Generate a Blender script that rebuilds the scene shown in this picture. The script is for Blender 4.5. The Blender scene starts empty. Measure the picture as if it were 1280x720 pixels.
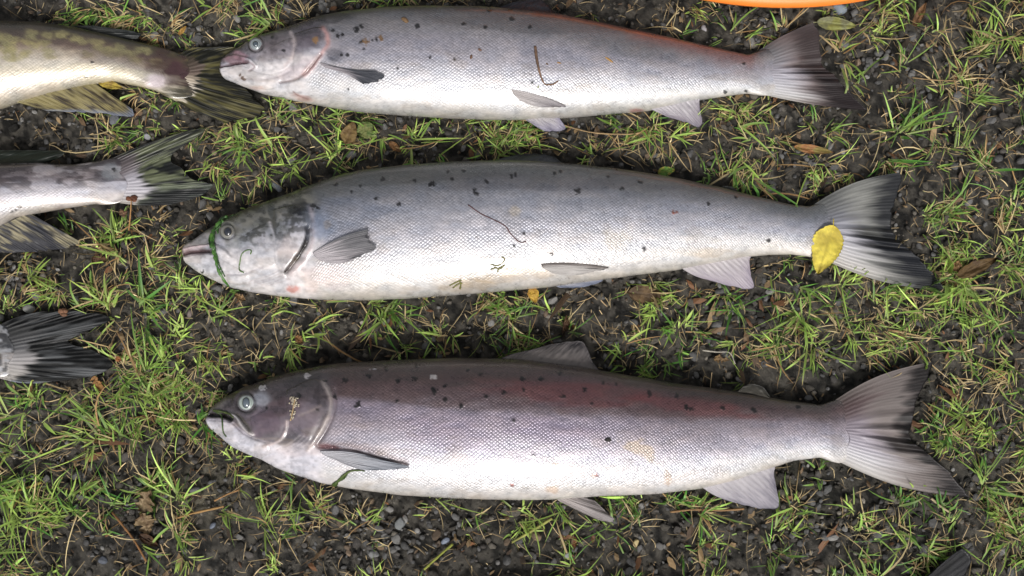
import bpy, math
import numpy as np

sc = bpy.context.scene
C = sc.collection
R = math.radians
rng = np.random.default_rng(11)

# ------------------------------------------------------------------ camera
CAM_D, TILT = 0.92, R(8.0)
AIM = np.array([0.0, 0.0, 0.025])
FWD = np.array([0.0, math.sin(TILT), -math.cos(TILT)])
UP = np.array([0.0, math.cos(TILT), math.sin(TILT)])
RIGHT = np.array([1.0, 0.0, 0.0])
EYE = AIM - FWD * CAM_D
FPX = 1280.0 * CAM_D            # focal length in photo pixels (1 m wide at the aim)
cam = bpy.data.cameras.new('camera')
cam.sensor_width = 36.0
cam.lens = 36.0 * CAM_D
cam.clip_start, cam.clip_end = 0.01, 500.0
cam_ob = bpy.data.objects.new('camera', cam)
cam_ob.location = EYE
cam_ob.rotation_euler = (TILT, 0, 0)
C.objects.link(cam_ob)
sc.camera = cam_ob

# ------------------------------------------------------------------ sky, sun, exposure
SUN_EL, SUN_AZ = 52.0, 172.0     # azimuth clockwise from +Y
world = bpy.data.worlds.new('World')
sc.world = world
world.use_nodes = True
wn = world.node_tree
sky = wn.nodes.new('ShaderNodeTexSky')
sky.sky_type = 'NISHITA'
sky.sun_disc = False
sky.sun_elevation = R(SUN_EL)
sky.sun_rotation = R(SUN_AZ)
sky.air_density = 1.0
sky.dust_density = 5.0
sky.ozone_density = 1.0
hs = wn.nodes.new('ShaderNodeHueSaturation')
hs.inputs['Saturation'].default_value = 0.22
wn.links.new(sky.outputs[0], hs.inputs['Color'])
bg = wn.nodes['Background']
bg.inputs['Strength'].default_value = 0.062
wn.links.new(hs.outputs[0], bg.inputs['Color'])

sun = bpy.data.lights.new('sun', 'SUN')
sun.energy = 1.5
sun.angle = R(12.0)
sun.color = (1.0, 0.975, 0.945)
sun_ob = bpy.data.objects.new('sun', sun)
_d = np.array([math.sin(R(SUN_AZ)) * math.cos(R(SUN_EL)), math.cos(R(SUN_AZ)) * math.cos(R(SUN_EL)), math.sin(R(SUN_EL))])
from mathutils import Vector
sun_ob.rotation_euler = Vector(_d).to_track_quat('Z', 'Y').to_euler()
sun_ob.location = (0, -2, 3)
C.objects.link(sun_ob)

sc.view_settings.view_transform = 'Standard'
sc.view_settings.look = 'None'
sc.view_settings.exposure = 0.98
sc.view_settings.gamma = 1.0
sc.view_settings.use_curve_mapping = False


# ------------------------------------------------------------------ maths helpers
def at(px, py, z):
    """photo pixel + height -> world point (vectorised)"""
    px = np.asarray(px, float); py = np.asarray(py, float); z = np.asarray(z, float)
    px, py, z = np.broadcast_arrays(px, py, z)
    d = FWD + ((px - 640.0) / FPX)[..., None] * RIGHT + (-(py - 360.0) / FPX)[..., None] * UP
    t = (z - EYE[2]) / d[..., 2]
    return EYE + d * t[..., None]


def proj(P):
    q = np.asarray(P) - EYE
    w = q @ FWD
    return 640.0 + FPX * (q @ RIGHT) / w, 360.0 - FPX * (q @ UP) / w


def lin(r, g, b):
    c = np.array([r, g, b], float) / 255.0
    return np.where(c <= 0.04045, c / 12.92, ((c + 0.055) / 1.055) ** 2.4)


def alb(r, g, b):
    return 0.66 * lin(r, g, b) ** 1.10


def hash2(ix, iy, seed):
    n = (ix.astype(np.int64) * 374761393 + iy.astype(np.int64) * 668265263 + seed * 974711) & 0x7fffffff
    n = ((n ^ (n >> 13)) * 1274126177) & 0x7fffffff
    n = ((n ^ (n >> 16)) * 668265263) & 0x7fffffff
    return (n ^ (n >> 15)).astype(np.float64) % 65536 / 65535.0


def vnoise(x, y, seed=0):
    x = np.asarray(x, float); y = np.asarray(y, float)
    ix, iy = np.floor(x), np.floor(y)
    fx, fy = x - ix, y - iy
    fx = fx * fx * fx * (fx * (fx * 6 - 15) + 10); fy = fy * fy * fy * (fy * (fy * 6 - 15) + 10)
    a = hash2(ix, iy, seed); b = hash2(ix + 1, iy, seed); c = hash2(ix, iy + 1, seed); d = hash2(ix + 1, iy + 1, seed)
    return (a + (b - a) * fx) * (1 - fy) + (c + (d - c) * fx) * fy


def fbm(x, y, o=4, seed=0):
    s = 0.0; amp = 0.5; t = 0.0
    for k in range(o):
        s = s + amp * vnoise(x * 2 ** k + 17.3 * k, y * 2 ** k - 9.1 * k, seed + k); t += amp; amp *= 0.5
    return s / t


def worley(x, y, seed=0):
    ix, iy = np.floor(x), np.floor(y)
    best = np.full(np.shape(x), 9.0); idv = np.zeros(np.shape(x))
    for dx in (-1, 0, 1):
        for dy in (-1, 0, 1):
            cx, cy = ix + dx, iy + dy
            d = np.hypot(cx + hash2(cx, cy, seed) - x, cy + hash2(cx, cy, seed + 5) - y)
            m = d < best
            best = np.where(m, d, best); idv = np.where(m, hash2(cx, cy, seed + 9), idv)
    return best, idv


def sstep(a, b, x):
    t = np.clip((x - a) / (b - a), 0, 1)
    return t * t * (3 - 2 * t)


def resample(pts, n):
    p = np.asarray(pts, float)
    s = np.concatenate([[0], np.cumsum(np.hypot(*np.diff(p[:, :2], axis=0).T))])
    u = np.linspace(0, s[-1], n)
    return np.stack([np.interp(u, s, p[:, k]) for k in range(p.shape[1])], 1)


def smooth_curve(pts, n):
    """Catmull-Rom through the points, n samples"""
    p = np.asarray(pts, float)
    if len(p) < 3:
        return resample(p, n)
    q = np.vstack([2 * p[0] - p[1], p, 2 * p[-1] - p[-2]])
    out = []
    for i in range(len(p) - 1):
        t = np.linspace(0, 1, 12, endpoint=False)[:, None]
        a, b, c, d = q[i], q[i + 1], q[i + 2], q[i + 3]
        out.append(0.5 * (2 * b + (c - a) * t + (2 * a - 5 * b + 4 * c - d) * t * t + (3 * b - a - 3 * c + d) * t ** 3))
    out.append(p[-1:])
    return resample(np.vstack(out), n)


def dist_poly(x, y, pts):
    best = np.full(np.shape(x), 1e9)
    for (ax, ay), (bx, by) in zip(pts[:-1], pts[1:]):
        dx, dy = bx - ax, by - ay
        t = np.clip(((x - ax) * dx + (y - ay) * dy) / (dx * dx + dy * dy + 1e-9), 0, 1)
        best = np.minimum(best, np.hypot(x - ax - t * dx, y - ay - t * dy))
    return best


def in_poly(x, y, pts):
    r = np.zeros(np.shape(x), bool)
    p = list(pts)
    for (ax, ay), (bx, by) in zip(p, p[1:] + p[:1]):
        c = (ay > y) != (by > y)
        xx = (bx - ax) * (y - ay) / ((by - ay) if by != ay else 1e-9) + ax
        r ^= c & (x < xx)
    return r


# ------------------------------------------------------------------ mesh helpers
def mk(name, V, F, mat, parent=None, col=None, vec=None, prm=None, smooth=True):
    V = np.asarray(V, np.float32)
    faces = [np.asarray(f, np.int32) for f in (F if isinstance(F, list) else [F])]
    me = bpy.data.meshes.new(name)
    me.vertices.add(len(V)); me.vertices.foreach_set('co', V.ravel())
    nl = sum(f.size for f in faces); npoly = sum(len(f) for f in faces)
    me.loops.add(nl); me.loops.foreach_set('vertex_index', np.concatenate([f.ravel() for f in faces]))
    me.polygons.add(npoly)
    tot = np.concatenate([np.full(len(f), f.shape[1], np.int32) for f in faces])
    me.polygons.foreach_set('loop_start', np.concatenate([[0], np.cumsum(tot)[:-1]]).astype(np.int32))
    me.polygons.foreach_set('loop_total', tot)
    me.polygons.foreach_set('use_smooth', np.full(npoly, smooth))
    me.update(calc_edges=True)
    if col is not None:
        c = np.ones((len(V), 4), np.float32); c[:, :3] = col
        a = me.attributes.new('col', 'FLOAT_COLOR', 'POINT'); a.data.foreach_set('color', c.ravel())
    if prm is not None:
        c = np.ones((len(V), 4), np.float32); c[:, :3] = prm
        a = me.attributes.new('prm', 'FLOAT_COLOR', 'POINT'); a.data.foreach_set('color', c.ravel())
    if vec is not None:
        a = me.attributes.new('suv', 'FLOAT_VECTOR', 'POINT'); a.data.foreach_set('vector', np.asarray(vec, np.float32).ravel())
    me.materials.append(mat)
    o = bpy.data.objects.new(name, me)
    C.objects.link(o)
    if parent is not None:
        o.parent = parent
        o.matrix_parent_inverse = parent.matrix_world.inverted() if parent.type != 'EMPTY' else __import__('mathutils').Matrix.Translation(-Vector(parent.location))
    return o


def tag(o, label, cat, group=None):
    o['label'] = label; o['category'] = cat
    if group: o['group'] = group
    return o


def empty(name, loc):
    o = bpy.data.objects.new(name, None)
    o.empty_display_size = 0.02
    o.location = loc
    C.objects.link(o)
    return o


def grid_faces(n, m, wrap=False):
    i, j = np.meshgrid(np.arange(n - 1), np.arange(m if wrap else m - 1), indexing='ij')
    k = (j + 1) % m
    return np.stack([i * m + j, i * m + k, (i + 1) * m + k, (i + 1) * m + j], -1).reshape(-1, 4)


# ------------------------------------------------------------------ materials
def nodes_of(name):
    m = bpy.data.materials.new(name); m.use_nodes = True
    return m, m.node_tree, m.node_tree.nodes['Principled BSDF']


def attr(nt, name):
    n = nt.nodes.new('ShaderNodeAttribute'); n.attribute_name = name
    return n


def math_node(nt, op, a, b=None, c=None):
    n = nt.nodes.new('ShaderNodeMath'); n.operation = op
    for k, v in enumerate((a, b, c)):
        if v is None: continue
        if isinstance(v, (int, float)): n.inputs[k].default_value = v
        else: nt.links.new(v, n.inputs[k])
    return n.outputs[0]


def mat_skin():
    m, nt, p = nodes_of('fish_skin')
    L = nt.links.new
    col, prm, suv = attr(nt, 'col'), attr(nt, 'prm'), attr(nt, 'suv')
    sep = nt.nodes.new('ShaderNodeSeparateColor'); L(prm.outputs['Color'], sep.inputs[0])
    vo = nt.nodes.new('ShaderNodeTexVoronoi'); vo.inputs['Scale'].default_value = 1.0; vo.inputs['Randomness'].default_value = 0.22
    L(suv.outputs['Vector'], vo.inputs['Vector'])
    edge = nt.nodes.new('ShaderNodeMapRange'); edge.inputs[1].default_value = 0.30; edge.inputs[2].default_value = 0.62
    L(vo.outputs['Distance'], edge.inputs[0])
    sepc = nt.nodes.new('ShaderNodeSeparateColor'); L(vo.outputs['Color'], sepc.inputs[0])
    # colour: pigment at the edge of each scale, tone differing from scale to scale
    e = math_node(nt, 'MULTIPLY', edge.outputs[0], sep.outputs[0])
    dark = math_node(nt, 'MULTIPLY_ADD', e, -0.17, 1.03)
    var = math_node(nt, 'MULTIPLY', math_node(nt, 'SUBTRACT', sepc.outputs[0], 0.5), sep.outputs[0])
    var = math_node(nt, 'MULTIPLY_ADD', var, 0.30, 1.0)
    f = math_node(nt, 'MULTIPLY', dark, var)
    mul = nt.nodes.new('ShaderNodeVectorMath'); mul.operation = 'SCALE'
    L(col.outputs['Color'], mul.inputs[0]); L(f, mul.inputs['Scale'])
    L(mul.outputs[0], p.inputs['Base Color'])
    L(sep.outputs[1], p.inputs['Metallic'])
    rv = math_node(nt, 'MULTIPLY_ADD', math_node(nt, 'MULTIPLY', sepc.outputs[1], sep.outputs[0]), 0.14, sep.outputs[2])
    L(rv, p.inputs['Roughness'])
    h = math_node(nt, 'MULTIPLY_ADD', sepc.outputs[2], 0.5, math_node(nt, 'MULTIPLY', edge.outputs[0], -1.0))
    df = nt.nodes.new('ShaderNodeVectorMath'); df.operation = 'SUBTRACT'; L(suv.outputs['Vector'], df.inputs[0]); L(vo.outputs['Position'], df.inputs[1])
    ce = nt.nodes.new('ShaderNodeVectorMath'); ce.operation = 'SUBTRACT'; L(vo.outputs['Color'], ce.inputs[0]); ce.inputs[1].default_value = (.5, .5, .5)
    dp = nt.nodes.new('ShaderNodeVectorMath'); dp.operation = 'DOT_PRODUCT'; L(df.outputs[0], dp.inputs[0]); L(ce.outputs[0], dp.inputs[1])
    h = math_node(nt, 'MULTIPLY_ADD', dp.outputs['Value'], 1.0, h)
    h = math_node(nt, 'MULTIPLY', h, sep.outputs[0])
    no = nt.nodes.new('ShaderNodeTexNoise'); no.inputs['Scale'].default_value = 420.0; no.inputs['Detail'].default_value = 3.0
    h = math_node(nt, 'MULTIPLY_ADD', no.outputs[0], 0.35, h)
    b = nt.nodes.new('ShaderNodeBump'); b.inputs['Strength'].default_value = 0.50; b.inputs['Distance'].default_value = 0.0005
    L(h, b.inputs['Height']); L(b.outputs[0], p.inputs['Normal'])
    p.inputs['Specular IOR Level'].default_value = 0.55
    p.inputs['Coat Weight'].default_value = 0.5
    p.inputs['Coat Roughness'].default_value = 0.13
    return m


def mat_vcol(name, rough=0.6, spec=0.4, bump=0.0, bscale=400.0, transl=0.0, coat=0.0, var=0.0):
    m, nt, p = nodes_of(name)
    L = nt.links.new
    col = attr(nt, 'col')
    out = col.outputs['Color']
    if var:
        n = nt.nodes.new('ShaderNodeTexNoise'); n.inputs['Scale'].default_value = bscale * 0.4; n.inputs['Detail'].default_value = 4.0
        s = nt.nodes.new('ShaderNodeVectorMath'); s.operation = 'SCALE'
        L(out, s.inputs[0]); L(math_node(nt, 'MULTIPLY_ADD', n.outputs[0], 2 * var, 1.0 - var), s.inputs['Scale'])
        out = s.outputs[0]
    L(out, p.inputs['Base Color'])
    p.inputs['Roughness'].default_value = rough
    p.inputs['Specular IOR Level'].default_value = spec
    p.inputs['Coat Weight'].default_value = coat
    p.inputs['Coat Roughness'].default_value = 0.2
    if bump:
        n = nt.nodes.new('ShaderNodeTexNoise'); n.inputs['Scale'].default_value = bscale; n.inputs['Detail'].default_value = 5.0
        n.inputs['Roughness'].default_value = 0.65
        b = nt.nodes.new('ShaderNodeBump'); b.inputs['Strength'].default_value = 0.8; b.inputs['Distance'].default_value = bump
        L(n.outputs[0], b.inputs['Height']); L(b.outputs[0], p.inputs['Normal'])
    if transl:
        t = nt.nodes.new('ShaderNodeBsdfTranslucent'); L(out, t.inputs['Color'])
        mx = nt.nodes.new('ShaderNodeMixShader'); mx.inputs[0].default_value = transl
        L(p.outputs[0], mx.inputs[1]); L(t.outputs[0], mx.inputs[2])
        L(mx.outputs[0], nt.nodes['Material Output'].inputs['Surface'])
    return m


M_SKIN = mat_skin()
M_FIN = mat_vcol('fin_membrane', 0.42, 0.22, 0.0002, 700, 0.16, 0.12, 0.14)
M_EYE = mat_vcol('fish_eye', 0.12, 0.6, coat=1.0)
M_SOIL = mat_vcol('damp_soil', 0.66, 0.4, 0.006, 420, var=0.6)
M_STONE = mat_vcol('gravel_stone', 0.62, 0.4, 0.0005, 900, var=0.3)
M_GRASS = mat_vcol('grass_blade', 0.48, 0.4, transl=0.30, var=0.12, bscale=900)
M_DRY = mat_vcol('dry_grass', 0.7, 0.3, transl=0.2, var=0.2, bscale=900)
M_LEAF = mat_vcol('fallen_leaf', 0.55, 0.4, 0.0004, 900, 0.2, var=0.18)
M_TWIG = mat_vcol('twig_bark', 0.75, 0.3, 0.0003, 1200, var=0.3)
M_ALGA = mat_vcol('wet_alga', 0.3, 0.5, 0.0004, 1500, 0.15, 0.4, var=0.25)
M_PLASTIC = mat_vcol('orange_plastic', 0.42, 0.5, 0.0002, 60, var=0.04)


# ------------------------------------------------------------------ ground
def ground_z(x, y):
    z = 0.011 * (fbm(x * 6.5, y * 6.5, 2, 3) - 0.5)
    z = z + 0.010 * (fbm(x * 26, y * 26, 3, 21) - 0.5)
    return z


def ground_fine(x, y):
    w, _ = worley(x * 165 + 1.3 * vnoise(x * 60, y * 60, 77), y * 165, 31)
    w2, _ = worley(x * 75 + 0.7 * vnoise(x * 40, y * 40, 79), y * 75, 37)
    m = sstep(0.35, 0.6, fbm(x * 11, y * 11, 2, 55))
    return (0.0030 * (0.45 - w2) * m + 0.0018 * (0.5 - w) + 0.0075 * (fbm(x * 120, y * 120, 3, 41) - 0.5))


def ground_at(px, py):
    P = at(px, py, 0.0)
    for _ in range(3):
        P = at(px, py, ground_z(P[..., 0], P[..., 1]))
    return P


def axis(lo, hi, step, far, grow):
    a = np.arange(lo, hi + step, step)
    s, k, neg, pos = step, hi, [], []
    lo_, hi_ = a[0], a[-1]
    while hi_ < far:
        s *= grow; hi_ += s; lo_ -= s
        pos.append(hi_); neg.append(lo_)
    return np.concatenate([neg[::-1], a, pos])


gx = axis(-0.58, 0.58, 0.0021, 60.0, 1.16)
gy = axis(-0.36, 0.38, 0.0021, 60.0, 1.16)
GX, GY = np.meshgrid(gx, gy, indexing='ij')
fx, fy = GX.ravel(), GY.ravel()
near = sstep(1.6, 0.7, np.maximum(np.abs(fx), np.abs(fy)))
gz = ground_z(fx, fy) + ground_fine(fx, fy) * near
b1 = fbm(fx * 9, fy * 9, 3, 91)[:, None]; b2 = fbm(fx * 140, fy * 140, 3, 97)[:, None]
soil = lin(55, 52, 47) * (1 - b1) + lin(82, 78, 71) * b1
soil = soil * (0.15 + 1.7 * sstep(.25, .75, b2))
gpx, gpy = proj(np.stack([fx, fy, gz], 1))
for (qx, qy, qr, rgb, k) in [(255, 615, 34, (122, 116, 98), .75), (1030, 40, 30, (70, 68, 64), .4), (1100, 90, 50, (66, 62, 56), .4),
                             (980, 600, 60, (62, 62, 40), .3), (700, 690, 80, (60, 58, 50), .3), (60, 20, 60, (60, 56, 50), .5),
                             (260, 60, 60, (72, 70, 62), .5), (960, 380, 70, (70, 66, 62), .4), (1250, 570, 45, (84, 80, 72), .5)]:
    w = np.exp(-((gpx - qx) ** 2 + (gpy - qy) ** 2) / qr ** 2 / (0.5 + vnoise(gpx / 14, gpy / 14, 8)))[:, None] * k
    soil = soil * (1 - w) + lin(*rgb) * (0.6 + 0.8 * b2) * w
ground = mk('ground', np.stack([fx, fy, gz], 1), grid_faces(len(gx), len(gy))[:, ::-1], M_SOIL, col=soil)
ground['kind'] = 'structure'


# ------------------------------------------------------------------ fish
FISH_POLYS = []          # outlines (photo px) that grass must not grow through
TOPS = {}


def smooth1(y, k):
    w = np.hanning(2 * k + 3); w /= w.sum()
    return np.convolve(np.pad(y, k + 1, 'edge'), w, 'valid')


class Fish:
    def __init__(self, label, group, top, bot, thick, zlift, nx, nt, nb, cap0, cap1, head_bunch=0.0, ramp=None, scale_from=None, seed=0, exp=0.86):
        self.seed = seed
        top, bot = np.array(top, float), np.array(bot, float)
        x0, x1 = max(top[0, 0], bot[0, 0]), min(top[-1, 0], bot[-1, 0])
        u = np.linspace(0, 1, nx)
        # more stations at the head
        w = 1 + head_bunch * (u < 0.4) * 1.0
        w = smooth1(w, nx // 20)
        cu = np.cumsum(1.0 / (1 + head_bunch * np.exp(-(u / 0.16) ** 2)))
        u = (cu - cu[0]) / (cu[-1] - cu[0])
        # round ends need stations bunched quadratically
        e = 0.012
        u = np.where(u < e, u * u / e, u); u = np.where(u > 1 - e, 1 - (1 - u) ** 2 / e, u)
        u[0], u[-1] = 1e-4, 1 - 1e-4
        xs = x0 + (x1 - x0) * u
        dense = np.linspace(x0, x1, 900)
        sm = lambda p: np.interp(xs, dense, smooth1(np.interp(dense, p[:, 0], p[:, 1]), 5))
        T, B = sm(top), sm(bot)
        mid, half = (T + B) / 2, (B - T) / 2
        s0 = np.clip((xs - x0) / cap0, 0, 1); s1 = np.clip((x1 - xs) / cap1, 0, 1)
        cap = np.sqrt(1 - (1 - s0) ** 2) * np.sqrt(1 - (1 - s1) ** 2)
        half = half * cap
        th = np.array(thick, float)
        hw = np.interp(u, th[:, 0], th[:, 1]); hw = smooth1(hw, max(3, nx // 40)) * np.maximum(np.sqrt(1 - (1 - s0) ** 2), 0.02) * (.06 + .94 * s1 ** 1.4)
        zc = np.interp(u, th[:, 0], np.array([v for v in zlift])); zc = smooth1(zc, max(3, nx // 40)) - .003
        ph = np.concatenate([np.linspace(0, np.pi, nt, endpoint=False), np.linspace(np.pi, 2 * np.pi, nb, endpoint=False)])
        ca, sa = np.cos(ph), np.sin(ph)
        cs = np.sign(ca) * np.abs(ca) ** 0.95; ss = np.sign(sa) * np.abs(sa) ** exp
        P, Q = at(xs, mid - half, zc), at(xs, mid + half, zc)
        cen, hv = (P + Q) / 2, (P - Q) / 2
        V = cen[:, None, :] + hv[:, None, :] * cs[None, :, None]
        V[..., 2] += hw[:, None] * ss[None, :] * np.where(ss > 0, 1.0, 0.92)
        self.nx, self.m = nx, nt + nb
        self.shape = (nx, nt + nb)
        self.V = V.reshape(-1, 3)
        nrm = hv[:, None, :] / (np.linalg.norm(hv, axis=1)[:, None, None] + 1e-6) * cs[None, :, None] * 0.7
        nrm = np.repeat(nrm, 1, 0); nrm[..., 2] += ss[None, :]
        nrm /= np.linalg.norm(nrm, axis=2)[..., None] + 1e-9
        self.N = nrm.reshape(-1, 3)
        self.v = np.tile((1 - cs) / 2, (nx, 1)).ravel()
        self.u = np.repeat(u, nt + nb)
        self.upper = np.tile(sstep(-0.25, 0.05, sa), (nx, 1)).ravel()
        self.px, self.py = proj(self.V)
        self.xf = np.repeat(xs, nt + nb)
        self.T, self.B, self.xs = T, B, xs
        self.D = np.zeros(len(self.V))
        arc = np.linalg.norm(np.diff(V, axis=1, append=V[:, :1]), axis=2)
        arc = np.concatenate([np.zeros((nx, 1)), np.cumsum(arc, 1)[:, :-1]], 1)
        ymm, xmm = arc.ravel() / 0.00074, self.xf
        wob = 1.5 * (fbm(xmm / 60, ymm / 60, 2, seed + 4) - .5)
        sp = 1.0 + .16 * (self.u - .5)      # scales grow smaller towards the tail
        xr = xmm - .5 * (x0 + x1)
        a, b = sp * xr / 5.2 + (sp * ymm / 4.2 + wob), sp * xr / 5.2 - (sp * ymm / 4.2 + wob)
        self.suv = np.stack([a, b, np.zeros_like(a)], 1)
        # colours
        r = np.array(ramp, float)
        L = np.stack([alb(*c[1:]) for c in r]); self.r, self.L = r, L
        n1 = fbm(self.px / 40, self.py / 16, 3, seed)
        vv = np.clip(self.v + 0.10 * (n1 - 0.5), 0, 1)
        self.col = np.stack([np.interp(vv, r[:, 0], L[:, k]) for k in range(3)], 1) 
        self.scale = np.ones(len(self.V))
        if scale_from is not None:
            self.scale = scale_from(self.px, self.py, self)
        self.metal = np.full(len(self.V), 0.36) * self.scale
        self.rough = np.full(len(self.V), 0.30)
        FISH_POLYS.append(np.vstack([np.stack([xs, T], 1)[::8], np.stack([xs, B], 1)[::-8]]))
        self.root = empty('salmon', (float(cen[nx // 2, 0]), float(cen[nx // 2, 1]), 0.0))
        tag(self.root, label, 'fish', group)

    def paint(self, mask, rgb, k=1.0, both=False):
        w = np.clip(mask * k, 0, 1)
        if not both: w = w * self.upper
        self.col = self.col * (1 - w[:, None]) + alb(*rgb) * w[:, None]

    def stroke(self, pts, w):
        c = smooth_curve(pts, 20); lo, hi = c.min(0) - 3 * w, c.max(0) + 3 * w
        m = (self.px > lo[0]) & (self.px < hi[0]) & (self.py > lo[1]) & (self.py < hi[1]) & (self.upper > 0)
        r = np.zeros(len(self.px))
        wv = w * (0.7 + 0.6 * vnoise(self.px[m] / 7, self.py[m] / 7, self.seed + 33))
        r[m] = np.exp(-(dist_poly(self.px[m], self.py[m], c) / wv) ** 2)
        return r

    def blob(self, x, y, rx, ry=None, ang=0.0, noise=0.35, hard=1.6):
        ry = ry or rx
        c, s = math.cos(R(ang)), math.sin(R(ang))
        dx, dy = self.px - x, self.py - y
        a, b = (dx * c + dy * s) / rx, (-dx * s + dy * c) / ry
        d = np.hypot(a, b) + noise * 2.6 * (fbm(self.px / (rx * .45 + 2), self.py / (ry * .45 + 2), 4, self.seed + 60) - 0.5)
        return np.clip(1.5 * np.exp(-np.clip(d, 0, 9) ** (2 * hard)), 0, 1)

    def plate(self, pts, h, edge=6.0, lip=1.2):
        c = smooth_curve(list(pts) + [pts[0]], 60)
        lo, hi = c.min(0), c.max(0)
        m = (self.px > lo[0]) & (self.px < hi[0]) & (self.py > lo[1]) & (self.py < hi[1]) & (self.upper > 0)
        d = dist_poly(self.px[m], self.py[m], c); ins = in_poly(self.px[m], self.py[m], c)
        self.D[m] += h * ins * (.35 * sstep(0, lip, d) + .65 * sstep(0, edge, d))

    def socket(self, x, y, r):
        d = np.hypot(self.px - x, self.py - y)
        self.D += (.0008 * np.exp(-((d - 1.45 * r) / (.28 * r)) ** 2) - .0012 * np.exp(-((d - 1.02 * r) / (.16 * r)) ** 2)) * self.upper
        self.paint(np.exp(-((d - 1.04 * r) / (.14 * r)) ** 2), (70, 66, 66), .4)

    def speck(self, lst, rgb=(26, 24, 24)):
        for q in lst:
            x, y, r = q[:3]; r = r * 1.2
            d = np.hypot(self.px - x, (self.py - y) * (q[3] if len(q) > 3 else 1.0))
            jag = r * (0.35 + 1.3 * vnoise(self.px / 2.3, self.py / 2.3, self.seed + 7))
            w = sstep(jag + 0.9, jag - 0.5, d)
            self.paint(w, rgb, 0.92)
            self.D += 0.0004 * w * self.upper
            self.scale = self.scale * (1 - w)

    def build(self, name='body'):
        g1 = fbm(self.px / 5, self.py / 4, 3, self.seed + 81) - .5
        g2 = fbm(self.px / 22, self.py / 9, 3, self.seed + 82) - .5
        g3 = vnoise(self.px / 1.9, self.py / 1.9, self.seed + 83) - .5
        hd = 1 - np.clip(self.scale / .6, 0, 1)
        k = 1 + (.18 + .45 * hd) * g1 + (.22 + .3 * hd) * g2 + .12 * g3
        self.col = self.col * np.clip(k, .3, 1.6)[:, None] * (1 + np.array([.05, 0, -.06]) * (g2 * 2)[:, None])
        # faint brown smears of river silt
        sm_ = sstep(.60, .72, fbm(self.px / 30, self.py / 12, 4, self.seed + 85)) * sstep(.3, .7, self.v) * .22
        self.paint(sm_, (168, 150, 128), 1.0)
        self.scale = self.scale * (.45 + .8 * fbm(self.px / 50, self.py / 20, 2, self.seed + 86))
        self.rough = self.rough + .16 * (g2 + g1)
        self.D = self.D + .0005 * g2 + .00022 * g1 * hd
        Vd = self.V + self.N * self.D[:, None]
        f = grid_faces(self.nx, self.m, True)
        a = np.arange(self.m)
        n = len(Vd)
        c0, c1 = Vd[:self.m].mean(0), Vd[-self.m:].mean(0)
        Vd2 = np.vstack([Vd, c0, c1])
        t0 = np.stack([(a + 1) % self.m, a, np.full(self.m, n)], 1)
        t1 = np.stack([n - self.m + a, n - self.m + (a + 1) % self.m, np.full(self.m, n + 1)], 1)
        ext = lambda q: np.vstack([q, q[:1], q[-1:]])
        prm = np.stack([np.clip(self.scale, 0, 1), np.clip(self.metal, 0, 1), np.clip(self.rough, 0.05, 1)], 1)
        self.Vd = Vd
        self.body = mk(name, Vd2, [f, t0, t1], M_SKIN, self.root, ext(self.col), ext(self.suv), ext(prm))
        m = self.upper > 0.6
        p = np.stack(proj(Vd[m]), 1)
        self.tp, self.tz = p, Vd[m][:, 2]
        return self.body

    def z(self, px, py):
        px, py = np.atleast_1d(px).astype(float), np.atleast_1d(py).astype(float)
        r = np.empty(len(px))
        for i in range(len(px)):
            d = (self.tp[:, 0] - px[i]) ** 2 + (self.tp[:, 1] - py[i]) ** 2
            r[i] = self.tz[d.argmin()]
        return r


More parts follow.
